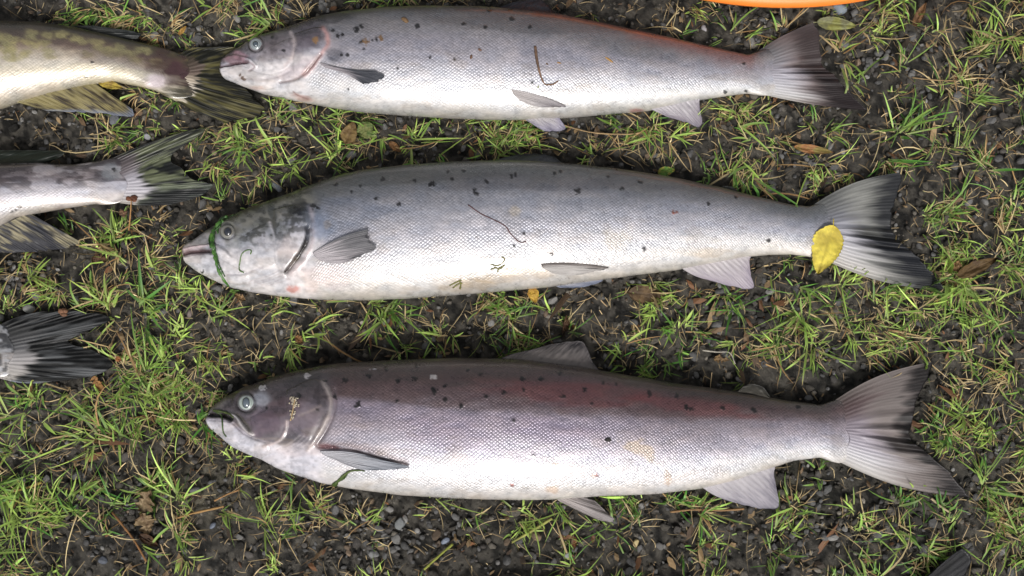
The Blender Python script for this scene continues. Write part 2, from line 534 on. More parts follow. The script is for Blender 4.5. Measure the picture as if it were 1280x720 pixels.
def fin(fish, name, base, outer, zb, zt, colf, nr=16, ns=90, nt=34, amp=0.0005, jag=2.0, thick=0.0007, bend=0.0, on_body=False, lift=0.002, seed=0, parent=None, poly=True, fold=0.0, side=0.0, blend=0.0):
    """thin fleshy sheet between a base line and an outer edge (photo px), with raised rays"""
    bb, oo = smooth_curve(base, ns), smooth_curve(outer, ns)
    s = np.linspace(0, 1, ns)[:, None]; t = np.linspace(0, 1, nt)[None, :]
    sd = seed + 100
    jg = 1 + (jag / 60.0) * (vnoise(s * nr * 1.3, s * 0, sd) - 0.6) * 2
    X = bb[:, None, 0] + (oo[:, None, 0] - bb[:, None, 0]) * t * jg
    Y = bb[:, None, 1] + (oo[:, None, 1] - bb[:, None, 1]) * t * jg
    # leading edges are gently curved
    dx, dy = oo[:, 0] - bb[:, 0], oo[:, 1] - bb[:, 1]
    ln = np.hypot(dx, dy) + 1e-6
    bul = side * np.sin(np.pi * t) * (1 - 2 * s)
    X = X + (dy / ln)[:, None] * bul; Y = Y - (dx / ln)[:, None] * bul
    if on_body:
        ci = np.linspace(0, ns - 1, 8).astype(int); cj = np.linspace(0, nt - 1, 7).astype(int)
        cz = fish.z(X[np.ix_(ci, cj)].ravel(), Y[np.ix_(ci, cj)].ravel()).reshape(8, 7)
        tmp = np.stack([np.interp(np.arange(ns), ci, cz[:, k]) for k in range(7)], 1)
        Z = np.stack([np.interp(np.arange(nt), cj, tmp[k]) for k in range(ns)], 0) + lift * (0.25 + t)
    else:
        zb_ = np.interp(s[:, 0], np.linspace(0, 1, len(np.atleast_1d(zb))), np.atleast_1d(zb))[:, None]
        zt_ = np.interp(s[:, 0], np.linspace(0, 1, len(np.atleast_1d(zt))), np.atleast_1d(zt))[:, None]
        Z = zb_ + (zt_ - zb_) * t
    # rays split towards the edge; uneven in height
    ph = 2 * np.pi * nr * s + 2.2 * vnoise(s * 7, t * 2, sd + 3)
    split = sstep(.35, .8, t)
    ray = (np.cos(ph) * (1 - split) + np.cos(2 * ph) * split) * (.35 + 1.0 * vnoise(s * nr * .8, t * 1.5, sd + 4))
    Z = Z + .42 * amp * ray * (0.25 + 0.75 * sstep(0, .4, t)) + bend * np.sin(np.pi * t)
    Z = Z + 0.0042 * (fbm(s * 5, t * 2.5, 2, sd + 1) - .5) * t
    if fold:
        Z = Z + fold * np.exp(-((s - 0.5) / 0.13) ** 2) * np.sin(s * 60) * sstep(0.1, .6, t)
    th = thick * (1.15 - 0.85 * t) * (0.8 + 0.15 * ray)
    up, dn = at(X, Y, Z + th), at(X, Y, Z - th)
    V = np.vstack([up.reshape(-1, 3), dn.reshape(-1, 3)])
    n = ns * nt
    f = grid_faces(ns, nt)
    idx = np.arange(n).reshape(ns, nt)
    rim = np.concatenate([idx[:, 0], idx[-1, 1:], idx[::-1, -1][1:], idx[0, ::-1][1:-1]])
    r2 = np.roll(rim, -1)
    side_f = np.stack([rim, r2, r2 + n, rim + n], 1)
    st = vnoise(s * nr * .9, t * 2.2, sd + 5) * 0.42 + vnoise(s * nr * 2.3, t * 4.0, sd + 6) * 0.36 + vnoise(s * nr * 5.0, t * 9.0, sd + 7) * .22
    col = colf(np.broadcast_to(s, (ns, nt)), np.broadcast_to(t, (ns, nt)), st, X, Y).reshape(-1, 3) * 0.58
    if blend:
        body = np.stack([np.interp(s[:, 0], fish.r[:, 0], fish.L[:, k]) for k in range(3)], 1)[:, None, :]
        w_ = sstep(.20, blend, t + .35 * (st - .5) + .10 * np.sin(s * 19 + seed) * t)[..., None]
        col = (body * (1 - w_) + col.reshape(ns, nt, 3) * w_).reshape(-1, 3)
    o = mk(name, V, [f[:, ::-1], f + n, side_f], M_FIN, parent or fish.root, np.vstack([col, col]))
    if poly:
        FISH_POLYS.append(np.vstack([bb[::6], oo[::-6]]))
    return o


def mixc(a, b, w):
    w = np.clip(w, 0, 1)[..., None]
    return lin(*a) * (1 - w) + lin(*b) * w


def finc(base, tip, dark, k=0.5, tdark=0.6):
    """usual fin colouring: base tone -> tip tone, dark streaks between the rays"""
    def f(s, t, st, X, Y):
        c = mixc(base, tip, sstep(0.1, 0.95, t + 0.3 * (st - .5)))
        w = (sstep(0.45, 0.8, st) * k * (0.3 + 0.7 * t) + tdark * sstep(0.72, 1.0, t + 0.25 * (st - .5)))[..., None]
        w = np.clip(w, 0, 1)
        return c * (1 - w) + lin(*dark) * w
    return f


def eye(fish, px, py, r, iris, pupil, rim, prx=0.42, pry=0.42, off=(0, 0), dome=0.8):
    z0 = float(fish.z(px, py)[0])
    nr, na = 18, 40
    def dome_mesh(name, cx, cy, rx, ry, zz, hgt, colf, parent):
        rr = np.linspace(0.02, 1, nr)[:, None]; aa = np.linspace(0, 2 * np.pi, na, endpoint=False)[None]
        X = cx + rx * rr * np.cos(aa); Y = cy + ry * rr * np.sin(aa)
        Z = zz + hgt * (np.sqrt(np.clip(1 - (rr * 0.93) ** 2, 0, 1)) - 0.55) + 0 * aa
        V = at(X, Y, Z).reshape(-1, 3)
        V = np.vstack([V, V[:na].mean(0)])
        t0 = np.stack([np.arange(na), (np.arange(na) + 1) % na, np.full(na, nr * na)], 1)
        c = colf(np.broadcast_to(rr, X.shape), np.broadcast_to(aa, X.shape)).reshape(-1, 3)
        return mk(name, V, [grid_faces(nr, na, True), t0[:, ::-1]], M_EYE, parent, np.vstack([c, c[:1]]))
    def ic(rr, aa):
        w = sstep(0.66, 0.90, rr)[..., None]
        sh = (0.85 + 0.3 * vnoise(rr * 7, aa * 2.5, fish.seed + 3))[..., None]
        ring = np.exp(-((rr - 0.55) / 0.09) ** 2)[..., None] * 0.35
        return (lin(*iris) * sh * (1 - w) + lin(*rim) * w) * (1 - ring)
    hgt = r * 0.00075 * dome
    e = dome_mesh('eye', px, py, r, r * .96, z0 + hgt * .25, hgt, ic, fish.root)
    def pc(rr, aa):
        w = sstep(0.55, 0.95, rr)[..., None]
        return lin(*pupil) * (1 - w) + lin(*pupil) * 0.45 * w
    p = dome_mesh('pupil', px + off[0], py + off[1], r * prx, r * pry, z0 + hgt * .66, hgt * .5, pc, e)
    return e


# thickness of a salmon along its length (metres) and the height of its midplane
def thick_tab(k):
    return [(0, .006 * k), (.03, .013 * k), (.08, .021 * k), (.16, .029 * k), (.28, .035 * k), (.42, .037 * k), (.56, .034 * k),
            (.70, .026 * k), (.82, .017 * k), (.91, .009 * k), (.96, .0048 * k), (1, .0016 * k)]


def lift_tab(k):
    return [.020 * k, .022 * k, .026 * k, .030 * k, .0345 * k, .036 * k, .034 * k, .029 * k, .024 * k, .019 * k, .016 * k, .014 * k]


LAID = 'salmon laid out in a column on the grass'
EDGE = 'salmon cut off by the edge of the picture'

# ---- top salmon ---------------------------------------------------
gill1 = [(407, 30), (410, 44), (409, 57), (401, 68), (390, 82), (379, 94), (366, 101), (350, 104)]
def sc1(px, py, f): return sstep(-3, 14, px - np.interp(py, [20, 38, 57, 68, 82, 94, 104, 150], [408, 408, 410, 402, 391, 382, 378, 380])) * (0.95 - .55 * sstep(.80, .97, f.v)) * (1 - .6 * sstep(.93, .99, f.u))
F1 = Fish('smaller silver salmon with reddish back edge near the tail, topmost of three whole fish', LAID,
          [(274.5, 80), (277, 76), (284, 69), (294, 63), (312, 53), (329, 45), (363, 35), (397, 23), (432, 16.5), (480, 12), (535, 10), (604, 11), (660, 15.5), (700, 20), (729, 26), (797, 39.5), (866, 54), (901, 62), (935, 69), (962, 58), (992, 62)],
          [(274.5, 91), (277, 95), (281, 99), (305, 108), (329, 117), (363, 124), (404, 132), (449, 139), (500, 143), (569, 147), (638, 149), (705, 147), (763, 142), (811, 138), (845, 131), (873, 125.5), (907, 120), (935, 117), (962, 121), (992, 122)],
          thick_tab(.88), lift_tab(.86), 600, 150, 36, 5, 44, 1.6,
          [(0, 76, 74, 75), (.05, 104, 102, 104), (.14, 132, 130, 133), (.30, 158, 155, 160), (.45, 176, 172, 181), (.60, 197, 194, 203), (.75, 222, 220, 225), (.9, 228, 226, 226), (1, 208, 204, 198)], sc1, 100)
f = F1
head = (1 - f.scale) * sstep(420, 400, f.px)
n = fbm(f.px / 9, f.py / 7, 3, 131)
f.paint(head * sstep(.50, .25, f.v + .25 * (n - .5)), (98, 92, 96), .85)
f.paint(head * sstep(.15, .02, f.v), (52, 48, 50), .8)
f.paint(head * sstep(.45, .62, f.v), (218, 213, 214), .8)
f.paint(f.blob(350, 62, 34, 14, -15) * head, (116, 104, 108), .5)
f.paint(f.blob(385, 46, 18, 16) * head, (92, 82, 92), .7)
f.paint(f.blob(372, 88, 26, 9, -25), (196, 184, 190), .6)
f.paint(head * sstep(.52, .66, fbm(f.px / 9, f.py / 6, 3, 151)) * sstep(.55, .35, f.v), (72, 66, 70), .6)
f.paint(f.blob(300, 70, 9, 6, 20), (176, 140, 150), .8)
f.paint(f.blob(292, 75, 13, 5, 8, .2), (138, 108, 116), .8)
f.paint(f.stroke([(363, 40), (368, 52), (367, 64), (364, 74), (356, 82)], 2.2), (205, 192, 192), .6)
m = f.stroke([(404, 36), (409, 44), (410, 56), (402, 68), (391, 82), (380, 93)], 3.0)
f.paint(m, (196, 152, 148), .8); f.D += .0012 * m
m = f.stroke([(401, 68), (390, 82), (380, 93), (368, 100), (350, 104)], 1.5)
f.paint(m, (105, 84, 84), .75); f.D -= .0018 * m
m = f.stroke([(275, 83), (286, 81), (298, 79), (309, 77)], 1.6); f.paint(m, (92, 66, 72), .9); f.D -= .0035 * m
m = f.stroke([(308, 77), (315, 80), (318, 84), (312, 88)], 1.6); f.paint(m, (150, 128, 134), .6); f.D -= .0010 * m
m = f.stroke([(278, 75), (288, 71), (300, 71), (313, 75), (320, 82)], 2.2); f.D += .0012 * m
m = f.stroke([(300, 98), (330, 99), (352, 94), (366, 86)], 2.0); f.paint(m, (168, 160, 166), .5); f.D -= .0007 * m
f.plate([(368, 42), (398, 34), (408, 45), (409, 58), (400, 70), (388, 84), (376, 95), (366, 88), (368, 66)], .0026, 12)
f.plate([(325, 68), (345, 55), (366, 48), (366, 68), (360, 84), (340, 92), (320, 88)], .0018, 10)
f.plate([(296, 70), (312, 73), (322, 82), (318, 88), (308, 80)], .0016, 4)
f.plate([(276, 90), (300, 82), (322, 90), (350, 98), (340, 112), (305, 106)], .0016, 8)
f.socket(320, 55.5, 8.4)
f.paint(f.blob(378, 122, 13, 4, 16, .3), (190, 160, 152), .7); f.paint(f.stroke([(367, 115), (372, 119), (385, 124)], 1.2), (150, 118, 112), .7)
f.paint(f.blob(322, 110, 9, 3), (205, 178, 168), .5)
f.paint(f.blob(418, 68, 12, 9, 20), (125, 122, 130), .75)
f.paint(f.stroke([(670, 15), (729, 25), (797, 39), (866, 53), (935, 68)], 4.5), (140, 90, 84), .5)
f.paint(f.stroke([(800, 42), (866, 57), (935, 74)], 12), (164, 112, 104), .55)
f.paint(f.blob(420, 22, 22, 6, -10), (62, 60, 64), .7)
f.paint(f.blob(640, 30, 110, 10, 4), (92, 90, 92), .45); f.paint(f.blob(785, 60, 70, 12, 10), (118, 118, 122), .4)
f.paint(f.blob(797, 140, 9, 4), (190, 130, 126), .7)
f.paint(f.blob(690, 70, 60, 18) + f.blob(520, 60, 60, 16), (176, 172, 184), .4)
f.speck([(446, 36, 3), (452, 34, 2.6), (416, 38, 2.2), (423, 45, 1.8), (428, 43, 1.8), (452, 53, 2.4), (470, 49, 1.8), (466, 50, 1.4), (455, 61, 1.6), (434, 69, 1.6), (427, 69, 1.3), (580, 30, 2), (607, 34, 1.7),
         (537, 72, 1.5), (522, 33, 2.2), (640, 24, 2), (662, 34, 1.6), (665, 103, 1.6), (568, 74, 1.4), (932, 114, 2.4, 1.8), (906, 115, 1.6), (612, 14, 2), (638, 12, 2), (930, 80, 1.3), (340, 47, 1.5), (355, 64, 1.6), (497, 86, 1.2), (436, 112, 1)])
f.speck([(457, 52, 3.2), (476, 48, 2.4), (395, 52.5, 2.6)], (150, 118, 82))
f.speck([(303, 96.5, 1.6), (301, 94, 1.4), (306, 99, 1.4)], (92, 66, 60))
f.build()
fin(f, 'tail_fin', [(938, 70), (962, 90), (948, 117)], [(1016, 28), (1024, 44), (1025, 64), (1030, 84), (1043, 94), (1057, 110), (1073, 127), (1084, 138)],
    (.0110, .0125, .0110), (.014, .010, .007),
    lambda s, t, st, X, Y: mixc((156, 138, 136), (40, 34, 36), np.maximum.reduce([.80 * sstep(.30, .80, t + .36 * (st - .5)), .9 * np.exp(-((s - .5) / .13) ** 2) * sstep(.3, .6, t + .36 * (st - .5)),
                                                             .95 * sstep(.38, .8, t + .36 * (st - .5)) * sstep(.42, .6, s)])),
    nr=20, ns=130, nt=50, fold=.0030, seed=1, blend=.70, side=3, amp=.0003, jag=1.0)
fin(f, 'dorsal_fin', [(612, 14), (650, 16), (692, 22)], [(640, 3), (662, 0), (680, 2), (694, 16)], (.030, .030, .029), (.023, .018, .020), finc((70, 70, 78), (52, 54, 62), (28, 28, 32)), nr=11, seed=2)
fin(f, 'anal_fin', [(808, 134), (840, 128), (876, 121)], [(836, 147), (858, 153), (877, 158), (874, 127)], (.024, .021, .020), (.014, .011, .016), finc((212, 206, 210), (170, 160, 170), (120, 116, 134), .4, .25), nr=12, seed=3)
fin(f, 'pelvic_fin', [(646, 144), (660, 146), (690, 146)], [(662, 153), (682, 164), (706, 161), (700, 148)], (.026, .026, .026), (.020, .016, .022), finc((206, 200, 202), (176, 170, 190), (130, 126, 146), .4, .3), nr=9, ns=60, nt=24, seed=4)
fin(f, 'pelvic_fin', [(640, 112), (642, 118), (650, 126)], [(710, 133.5), (706, 134), (690, 134)], 0, 0, finc((216, 208, 206), (178, 172, 176), (150, 140, 140), .5, .2), nr=7, ns=50, nt=30, on_body=True, lift=.0018, seed=5, poly=False, side=3)
fin(f, 'pectoral_fin', [(400, 78), (402, 81), (407, 85)], [(467, 88), (480, 94.5), (475, 101), (455, 106)], 0, 0, lambda s, t, st, X, Y: mixc((200, 192, 198), (84, 86, 94), sstep(.25, .7, t + .5 * (.5 - s) + .4 * (st - .5))), nr=9, ns=60, nt=40, on_body=True, lift=.0034, seed=6, poly=False, side=-3)
eye(f, 320, 55.5, 9.0, (128, 136, 138), (62, 72, 80), (100, 96, 100), off=(-.5, -.5))

# ---- middle salmon ------------------------------------------------
def sc2(px, py, f): return sstep(-3, 14, px - np.interp(py, [200, 236, 262, 290, 320, 345, 380], [380, 382, 394, 404, 394, 384, 384])) * (0.95 - .6 * sstep(.82, .97, f.v)) * (1 - .6 * sstep(.95, .99, f.u))
F2 = Fish('long silver salmon with a dark open gill slit, middle of three whole fish', LAID,
          [(228, 311), (230, 307), (236, 303), (244, 299), (261.6, 287), (279, 276), (299, 266), (330, 254), (365, 242), (382, 235), (416, 223), (451, 214), (502, 208), (554, 204), (605, 202), (650, 202), (706, 205), (771, 211.5), (837, 221.5), (902, 235), (946, 246), (990, 256), (1012, 258), (1036, 250), (1060, 254)],
          [(228, 320), (229, 324), (231, 328), (244, 338), (261.6, 348), (286, 359), (313, 365), (347.5, 370), (399, 374.5), (451, 375.5), (502, 373.5), (554, 370), (605, 366), (650, 362), (684, 359), (749, 350), (793, 344), (850, 337), (890, 329), (933, 321), (964, 318.5), (990, 318), (1012, 321), (1036, 331), (1060, 330)],
          thick_tab(1.0), lift_tab(1.0), 640, 165, 36, 5, 46, 1.6,
          [(0, 100, 101, 100), (.05, 116, 117, 116), (.16, 124, 125, 127), (.27, 142, 143, 150), (.40, 176, 176, 186), (.58, 204, 202, 211), (.78, 228, 225, 226), (.92, 222, 217, 213), (1, 204, 198, 190)], sc2, 200)
f = F2
head = (1 - f.scale) * sstep(412, 396, f.px)
n = fbm(f.px / 11, f.py / 8, 3, 231)
f.paint(head * sstep(.50, .22, f.v + .35 * (n - .5)), (122, 120, 110), .8)
f.paint(head * sstep(.16, .03, f.v + .1 * (n - .5)), (66, 74, 56), .8)
f.paint(head * sstep(.42, .62, f.v), (216, 212, 214), .85)
f.paint(f.blob(371, 263, 16, 8, -12, .5), (24, 25, 25), 1); f.paint(f.blob(341, 266, 5, 9, -20, .4), (62, 66, 64), .8)
f.paint(f.blob(345, 290, 16, 10, 20, .6), (118, 122, 126), .6); f.paint(f.blob(305, 300, 20, 8, -20, .6), (136, 140, 138), .5)
f.paint(f.blob(325, 283, 10, 9, 0, .6), (96, 100, 98), .5); f.paint(f.blob(362, 312, 16, 14, 0, .5), (212, 200, 198), .6)
f.paint(head * sstep(.46, .60, fbm(f.px / 8, f.py / 6, 3, 251)) * sstep(.62, .40, f.v) * sstep(290, 310, f.px), (58, 58, 52), .75)
f.paint(f.blob(241, 312, 12, 6, 0, .3), (214, 196, 200), .5)
f.paint(f.blob(250, 300, 16, 6, -30, .3), (176, 172, 174), .7)
m = f.stroke([(229, 318), (236, 315), (248, 314), (262, 313.5)], 3.3); f.paint(m * 1.2, (92, 72, 74), .95); f.D -= .0045 * m
m = f.stroke([(230, 312), (242, 309), (262, 307), (272, 309)], 1.6); f.paint(m, (200, 180, 184), .6); f.D += .0012 * m
m = f.stroke([(262, 314), (274, 309), (283, 313), (288, 320)], 2.0); f.paint(m, (150, 150, 154), .6); f.D -= .001 * m
m = f.stroke([(284, 343), (305, 342), (328, 334)], 1.3); f.paint(m, (160, 156, 164), .6); f.D -= .0007 * m
for k in range(5):
    m = f.stroke([(312 + 5 * k, 352 + 1.5 * k), (334 + 4 * k, 345 + 2 * k), (352 + 2 * k, 336 + 3 * k)], 1.0); f.paint(m, (190, 176, 172), .45); f.D -= .0004 * m
f.D += .0022 * sstep(14, 0, dist_poly(f.px, f.py, [(384, 280), (383, 300), (374, 318), (358, 338)])) * (f.px < np.interp(f.py, [270, 286, 304, 321, 342], [386, 385, 382, 371, 356])) * head
m = f.stroke([(385, 285), (384, 297), (379, 310), (371, 322), (358, 339)], 2.6); f.paint(m * 1.8, (24, 12, 9), 1.0); f.D -= .0022 * m
m = f.stroke([(389, 262), (393, 285), (390, 305), (380, 325), (364, 342)], 3.2); f.paint(m, (206, 190, 190), .65); f.D += .0010 * m
f.plate([(342, 262), (372, 256), (386, 268), (388, 285), (383, 304), (372, 322), (357, 341), (345, 330), (343, 300)], .0030, 14)
f.plate([(296, 300), (320, 285), (340, 280), (344, 305), (346, 328), (330, 338), (300, 335)], .0020, 10)
f.plate([(258, 304), (275, 306), (286, 314), (289, 322), (280, 320), (262, 313)], .0018, 4)
f.plate([(230, 321), (260, 317), (284, 328), (310, 344), (300, 356), (262, 346), (236, 332)], .0018, 8)
f.socket(284.6, 289.5, 8.6)
m = f.stroke([(337, 278), (342, 292), (344, 305)], 1.5); f.paint(m, (196, 194, 200), .6)
f.paint(f.blob(402, 285, 13, 17, 10, .3), (150, 160, 182), .7); f.paint(f.blob(409, 281, 5, 5), (176, 160, 140), .6)
f.paint(f.blob(430, 270, 50, 22, -5, .5), (132, 140, 158), .4)
f.paint(f.blob(366, 362, 7, 5, 0, .5), (198, 138, 128), .8); f.paint(f.blob(400, 345, 30, 16, 0, .6), (226, 206, 202), .45)
f.paint(f.blob(640, 344, 40, 10, -5, .7) + f.blob(590, 356, 34, 7, -8, .7) + f.blob(890, 316, 24, 6, -10, .6), (196, 176, 150), .45)
f.paint(f.blob(500, 222, 120, 8, -3, .6), (84, 86, 84), .45); f.paint(f.blob(640, 228, 150, 10, 2, .6), (104, 100, 104), .4)
f.paint(f.stroke([(771, 213), (837, 223), (902, 237), (946, 247)], 4), (120, 102, 96), .5)
f.paint(f.blob(643, 265, 7, 6), (205, 190, 168), .5); f.paint(f.blob(770, 300, 14, 12, 0, .8), (214, 200, 180), .4)
f.speck([(372, 264, 3), (391, 258, 3), (397, 260, 2), (470, 249, 1.9), (499, 256, 1.9), (518, 226, 2.1), (541, 229, 2.6), (538, 231, 2), (565, 224, 1.8), (593, 240, 2.6), (597, 243, 1.7), (608, 227, 1.9), (640, 220, 2),
         (700, 214, 1.8), (723, 240, 2.8), (720, 238, 1.6), (777, 236, 2), (805, 312, 2.2), (885, 255, 1.8), (644, 219, 2.2), (800, 228, 2.2), (960, 301, 2), (693, 216, 1.5), (450, 232, 2), (643, 308, 1.6), (690, 318, 1.7), (254, 339, 1.6), (410, 311, 2.2), (655, 292, 1.3), (420, 231, 2), (478, 224, 2.2), (440, 240, 1.5), (560, 215, 2), (580, 213, 1.6), (760, 221, 1.7), (920, 247, 1.6)])
f.speck([(841, 265, 2), (846, 265, 1.3)], (150, 84, 60))
f.build()
fin(f, 'tail_fin', [(1008, 262), (1034, 292), (1024, 322)], [(1126, 215), (1124, 237), (1115, 262), (1113, 282), (1121, 298), (1142, 316), (1166, 342), (1183, 364)],
    (.0128, .0142, .0128), (.016, .013, .009),
    lambda s, t, st, X, Y: mixc((172, 172, 166), (40, 42, 48), np.maximum.reduce([.95 * sstep(.50, .90, t + .36 * (st - .5)), 1.0 * np.exp(-((s - .56) / .15) ** 2) * sstep(.2, .5, t + .36 * (st - .5)),
                                                             1.0 * sstep(.36, .75, t + .36 * (st - .5)) * sstep(.5, .62, s) * sstep(1.04, .86, s)])),
    nr=22, ns=150, nt=56, fold=.0040, seed=11, blend=.70, side=9, amp=.0003, jag=1.0)
fin(f, 'dorsal_fin', [(606, 206), (650, 206), (704, 208)], [(632, 196), (660, 192), (688, 194), (704, 204)], (.034, .034, .033), (.022, .017, .022), finc((104, 108, 112), (84, 88, 94), (48, 50, 56)), nr=11, seed=12)
fin(f, 'adipose_fin', [(893, 236), (903, 238), (918, 241)], [(905, 232), (916, 234), (926, 242)], (.024, .023, .022), (.022, .021, .021), finc((70, 72, 66), (54, 56, 52), (36, 36, 36)), nr=3, ns=30, nt=12, amp=.0001, seed=13)
fin(f, 'anal_fin', [(850, 334), (890, 326), (937, 318)], [(884, 350), (918, 359), (943, 361), (939, 344), (936, 324)], (.026, .023, .021), (.015, .011, .016), finc((216, 208, 210), (192, 180, 192), (140, 132, 150), .4, .2), nr=13, seed=14, side=-2)
fin(f, 'pelvic_fin', [(678, 350), (690, 354), (712, 352)], [(700, 360), (728, 359), (752, 352), (752, 347)], (.030, .030, .030), (.022, .020, .024), finc((206, 204, 208), (152, 158, 178), (100, 108, 130), .5, .3), nr=8, ns=60, nt=26, seed=15)
fin(f, 'pelvic_fin', [(676, 330), (679, 335), (690, 341)], [(764, 335), (750, 338), (732, 342)], 0, 0, lambda s, t, st, X, Y: mixc((214, 208, 204), (112, 100, 96), sstep(.35, .0, s + .3 * (st - .5)) * .9), nr=7, ns=50, nt=30, on_body=True, lift=.0016, seed=16, poly=False, side=3)
fin(f, 'pectoral_fin', [(391, 316), (393, 320), (399, 325)], [(459, 287), (463, 297), (470, 308), (462, 316), (440, 326)], 0, 0, lambda s, t, st, X, Y: mixc((216, 208, 212), (116, 116, 120), sstep(.2, .9, t + .7 * (.45 - s) + .6 * (st - .5)) * .9 + .8 * sstep(.05, .0, s)), nr=11, ns=80, nt=44, on_body=True, lift=.0042, seed=17, poly=False, side=4, jag=6)
eye(f, 284.6, 289.5, 9.0, (108, 104, 96), (30, 33, 42), (112, 112, 108), prx=.54, pry=.60, off=(0, 0))

# ---- bottom salmon ------------------------------------------------
def sc3(px, py, f): return sstep(-3, 14, px - np.interp(py, [440, 470, 485, 505, 530, 556, 575, 620], [400, 406, 412, 417, 410, 398, 396, 396])) * (0.95 - .6 * sstep(.86, .98, f.v)) * (1 - .5 * sstep(.96, .99, f.u))
F3 = Fish('purplish brown backed salmon with raised back fin, bottom of three whole fish', LAID,
          [(257.5, 522), (259, 518), (264.6, 509), (282.6, 495.6), (305.6, 484), (338, 472.6), (371, 463), (404, 456), (437, 453), (502, 449.5), (568, 447.5), (640, 448), (685, 453), (731, 459), (776, 467.6), (844, 479), (912, 488), (980, 500), (1025, 506), (1054, 496), (1082, 502)],
          [(257.5, 527), (259, 530), (264.6, 537), (276, 546), (289, 558), (305.6, 566), (328.6, 575), (348, 586), (371, 594), (404, 604), (437, 610.5), (502, 619), (568, 623), (640, 625), (685, 624.5), (753, 620), (821, 617.5), (875, 611), (920, 600), (964, 585), (993, 576), (1025, 572), (1050, 581), (1082, 580)],
          thick_tab(1.02), lift_tab(1.0), 640, 165, 36, 5, 46, 1.6,
          [(0, 108, 101, 97), (.06, 98, 86, 84), (.16, 100, 82, 83), (.27, 122, 107, 110), (.36, 154, 144, 153), (.50, 174, 165, 175), (.66, 200, 194, 204), (.80, 228, 225, 229), (.93, 226, 222, 220), (1, 208, 202, 196)], sc3, 300)
f = F3
head = (1 - f.scale) * sstep(424, 404, f.px)
# the sharp change of tone at the lateral line
ll = np.interp(f.px, [400, 425, 560, 700, 850, 940, 1000], [492, 497, 512, 519, 524, 530, 534])
ll = ll + 9 * (fbm(f.px / 16, f.py / 9, 3, 371) - .5) * sstep(440, 600, f.px)
f.paint(sstep(5, -5, f.py - ll) * sstep(8, -60, f.py - ll - 40) * sstep(960, 840, f.px) * sstep(410, 430, f.px) * (f.v > .1) * (.55 + .8 * fbm(f.px / 20, f.py / 6, 3, 377)), (106, 86, 88), .7)
f.paint(sstep(-4, 5, f.py - ll) * sstep(40, 8, f.py - ll) * sstep(900, 700, f.px) * sstep(410, 430, f.px), (164, 152, 168), .7)
f.paint(f.blob(700, 490, 90, 14, 5, .5) + f.blob(870, 508, 70, 10, 8, .5), (126, 78, 80), .6)
f.paint(f.blob(560, 470, 120, 10, 0, .6) + f.blob(880, 492, 60, 8, 8, .5), (80, 74, 70), .5)
f.paint(f.blob(560, 545, 60, 18, 4, .6) + f.blob(700, 540, 50, 14, 4, .6), (158, 144, 166), .4)
n = fbm(f.px / 11, f.py / 8, 3, 331)
jaw = np.interp(f.px, [255, 275, 290, 312, 340, 360, 390, 410], [524, 524, 528, 546, 556, 560, 560, 562])
f.paint(head * sstep(5, -6, f.py - jaw + 8 * (n - .5)), (84, 77, 80), .85)
f.paint(head * sstep(.16, .02, f.v), (62, 54, 54), .8)
f.paint(head * sstep(-3, 7, f.py - jaw), (216, 212, 219), .9)
f.paint(f.blob(330, 480, 24, 8, -18, .4), (78, 68, 70), .6); f.paint(f.blob(385, 472, 22, 10, -10, .6), (50, 46, 46), .75)
f.paint(head * sstep(.52, .68, fbm(f.px / 9, f.py / 7, 3, 351)) * sstep(.55, .35, f.v), (58, 50, 52), .65)
f.paint(f.blob(272, 506, 12, 6, -35, .4), (140, 132, 130), .6)
f.paint(f.blob(326, 500, 10, 9, 0, .2), (160, 162, 172), .85)
f.paint(f.blob(330, 530, 22, 16, 20, .4), (110, 94, 108), .65); f.paint(f.blob(380, 525, 22, 18, 0, .5), (138, 126, 136), .6)
f.paint(f.blob(352, 510, 26, 10, -10, .5), (96, 76, 82), .5)
f.paint(f.blob(376, 562, 26, 8, -10, .4), (196, 186, 190), .6)
m = f.stroke([(262, 518), (270, 518.5), (280, 520), (288, 524)], 2.6); f.paint(m, (18, 16, 16), .98); f.D -= .005 * m
m = f.stroke([(287, 517), (296, 521), (302, 530), (309, 538), (317, 543)], 2.0); f.paint(m, (212, 206, 206), .8); f.D += .0014 * m
m = f.stroke([(296, 518), (304, 526), (312, 538)], 2.2); f.paint(m, (96, 92, 78), .75); f.D -= .0008 * m
m = f.stroke([(292, 529), (302, 540), (316, 548), (335, 553)], 1.4); f.paint(m, (150, 142, 150), .6); f.D -= .0008 * m
f.plate([(358, 488), (392, 474), (410, 486), (415, 505), (410, 524), (400, 542), (388, 558), (372, 548), (362, 530), (358, 510)], .0030, 14)
f.plate([(312, 522), (335, 512), (356, 512), (360, 530), (354, 546), (338, 554), (318, 544)], .0020, 10)
f.plate([(286, 516), (298, 519), (306, 529), (318, 543), (310, 545), (298, 532)], .0018, 4)
f.plate([(259, 525), (288, 528), (306, 543), (335, 556), (330, 572), (300, 562), (275, 544)], .0018, 8)
f.socket(308, 503.5, 10.6)
m = f.stroke([(359, 526), (358, 536), (352, 548), (340, 555), (330, 557)], 1.8); f.paint(m, (198, 184, 184), .8); f.D += .0008 * m
m = f.stroke([(402, 508), (390, 514), (374, 520)], 1.5); f.paint(m, (170, 156, 154), .5)
for k in range(4):
    m = f.stroke([(346 + 6 * k, 562 + 1 * k), (362 + 6 * k, 555 + k), (376 + 5 * k, 544 + k)], 1.1); f.paint(m, (204, 194, 194), .5); f.D -= .0005 * m
m = f.stroke([(404, 478), (411, 490), (414, 505), (410, 522), (402, 538), (392, 553), (384, 563)], 2.5); f.paint(m, (190, 178, 174), .65); f.D += .0012 * m
m = f.stroke([(419, 486), (420, 505), (415, 524), (407, 540), (396, 556)], 1.5); f.paint(m, (124, 110, 116), .6); f.D -= .0014 * m
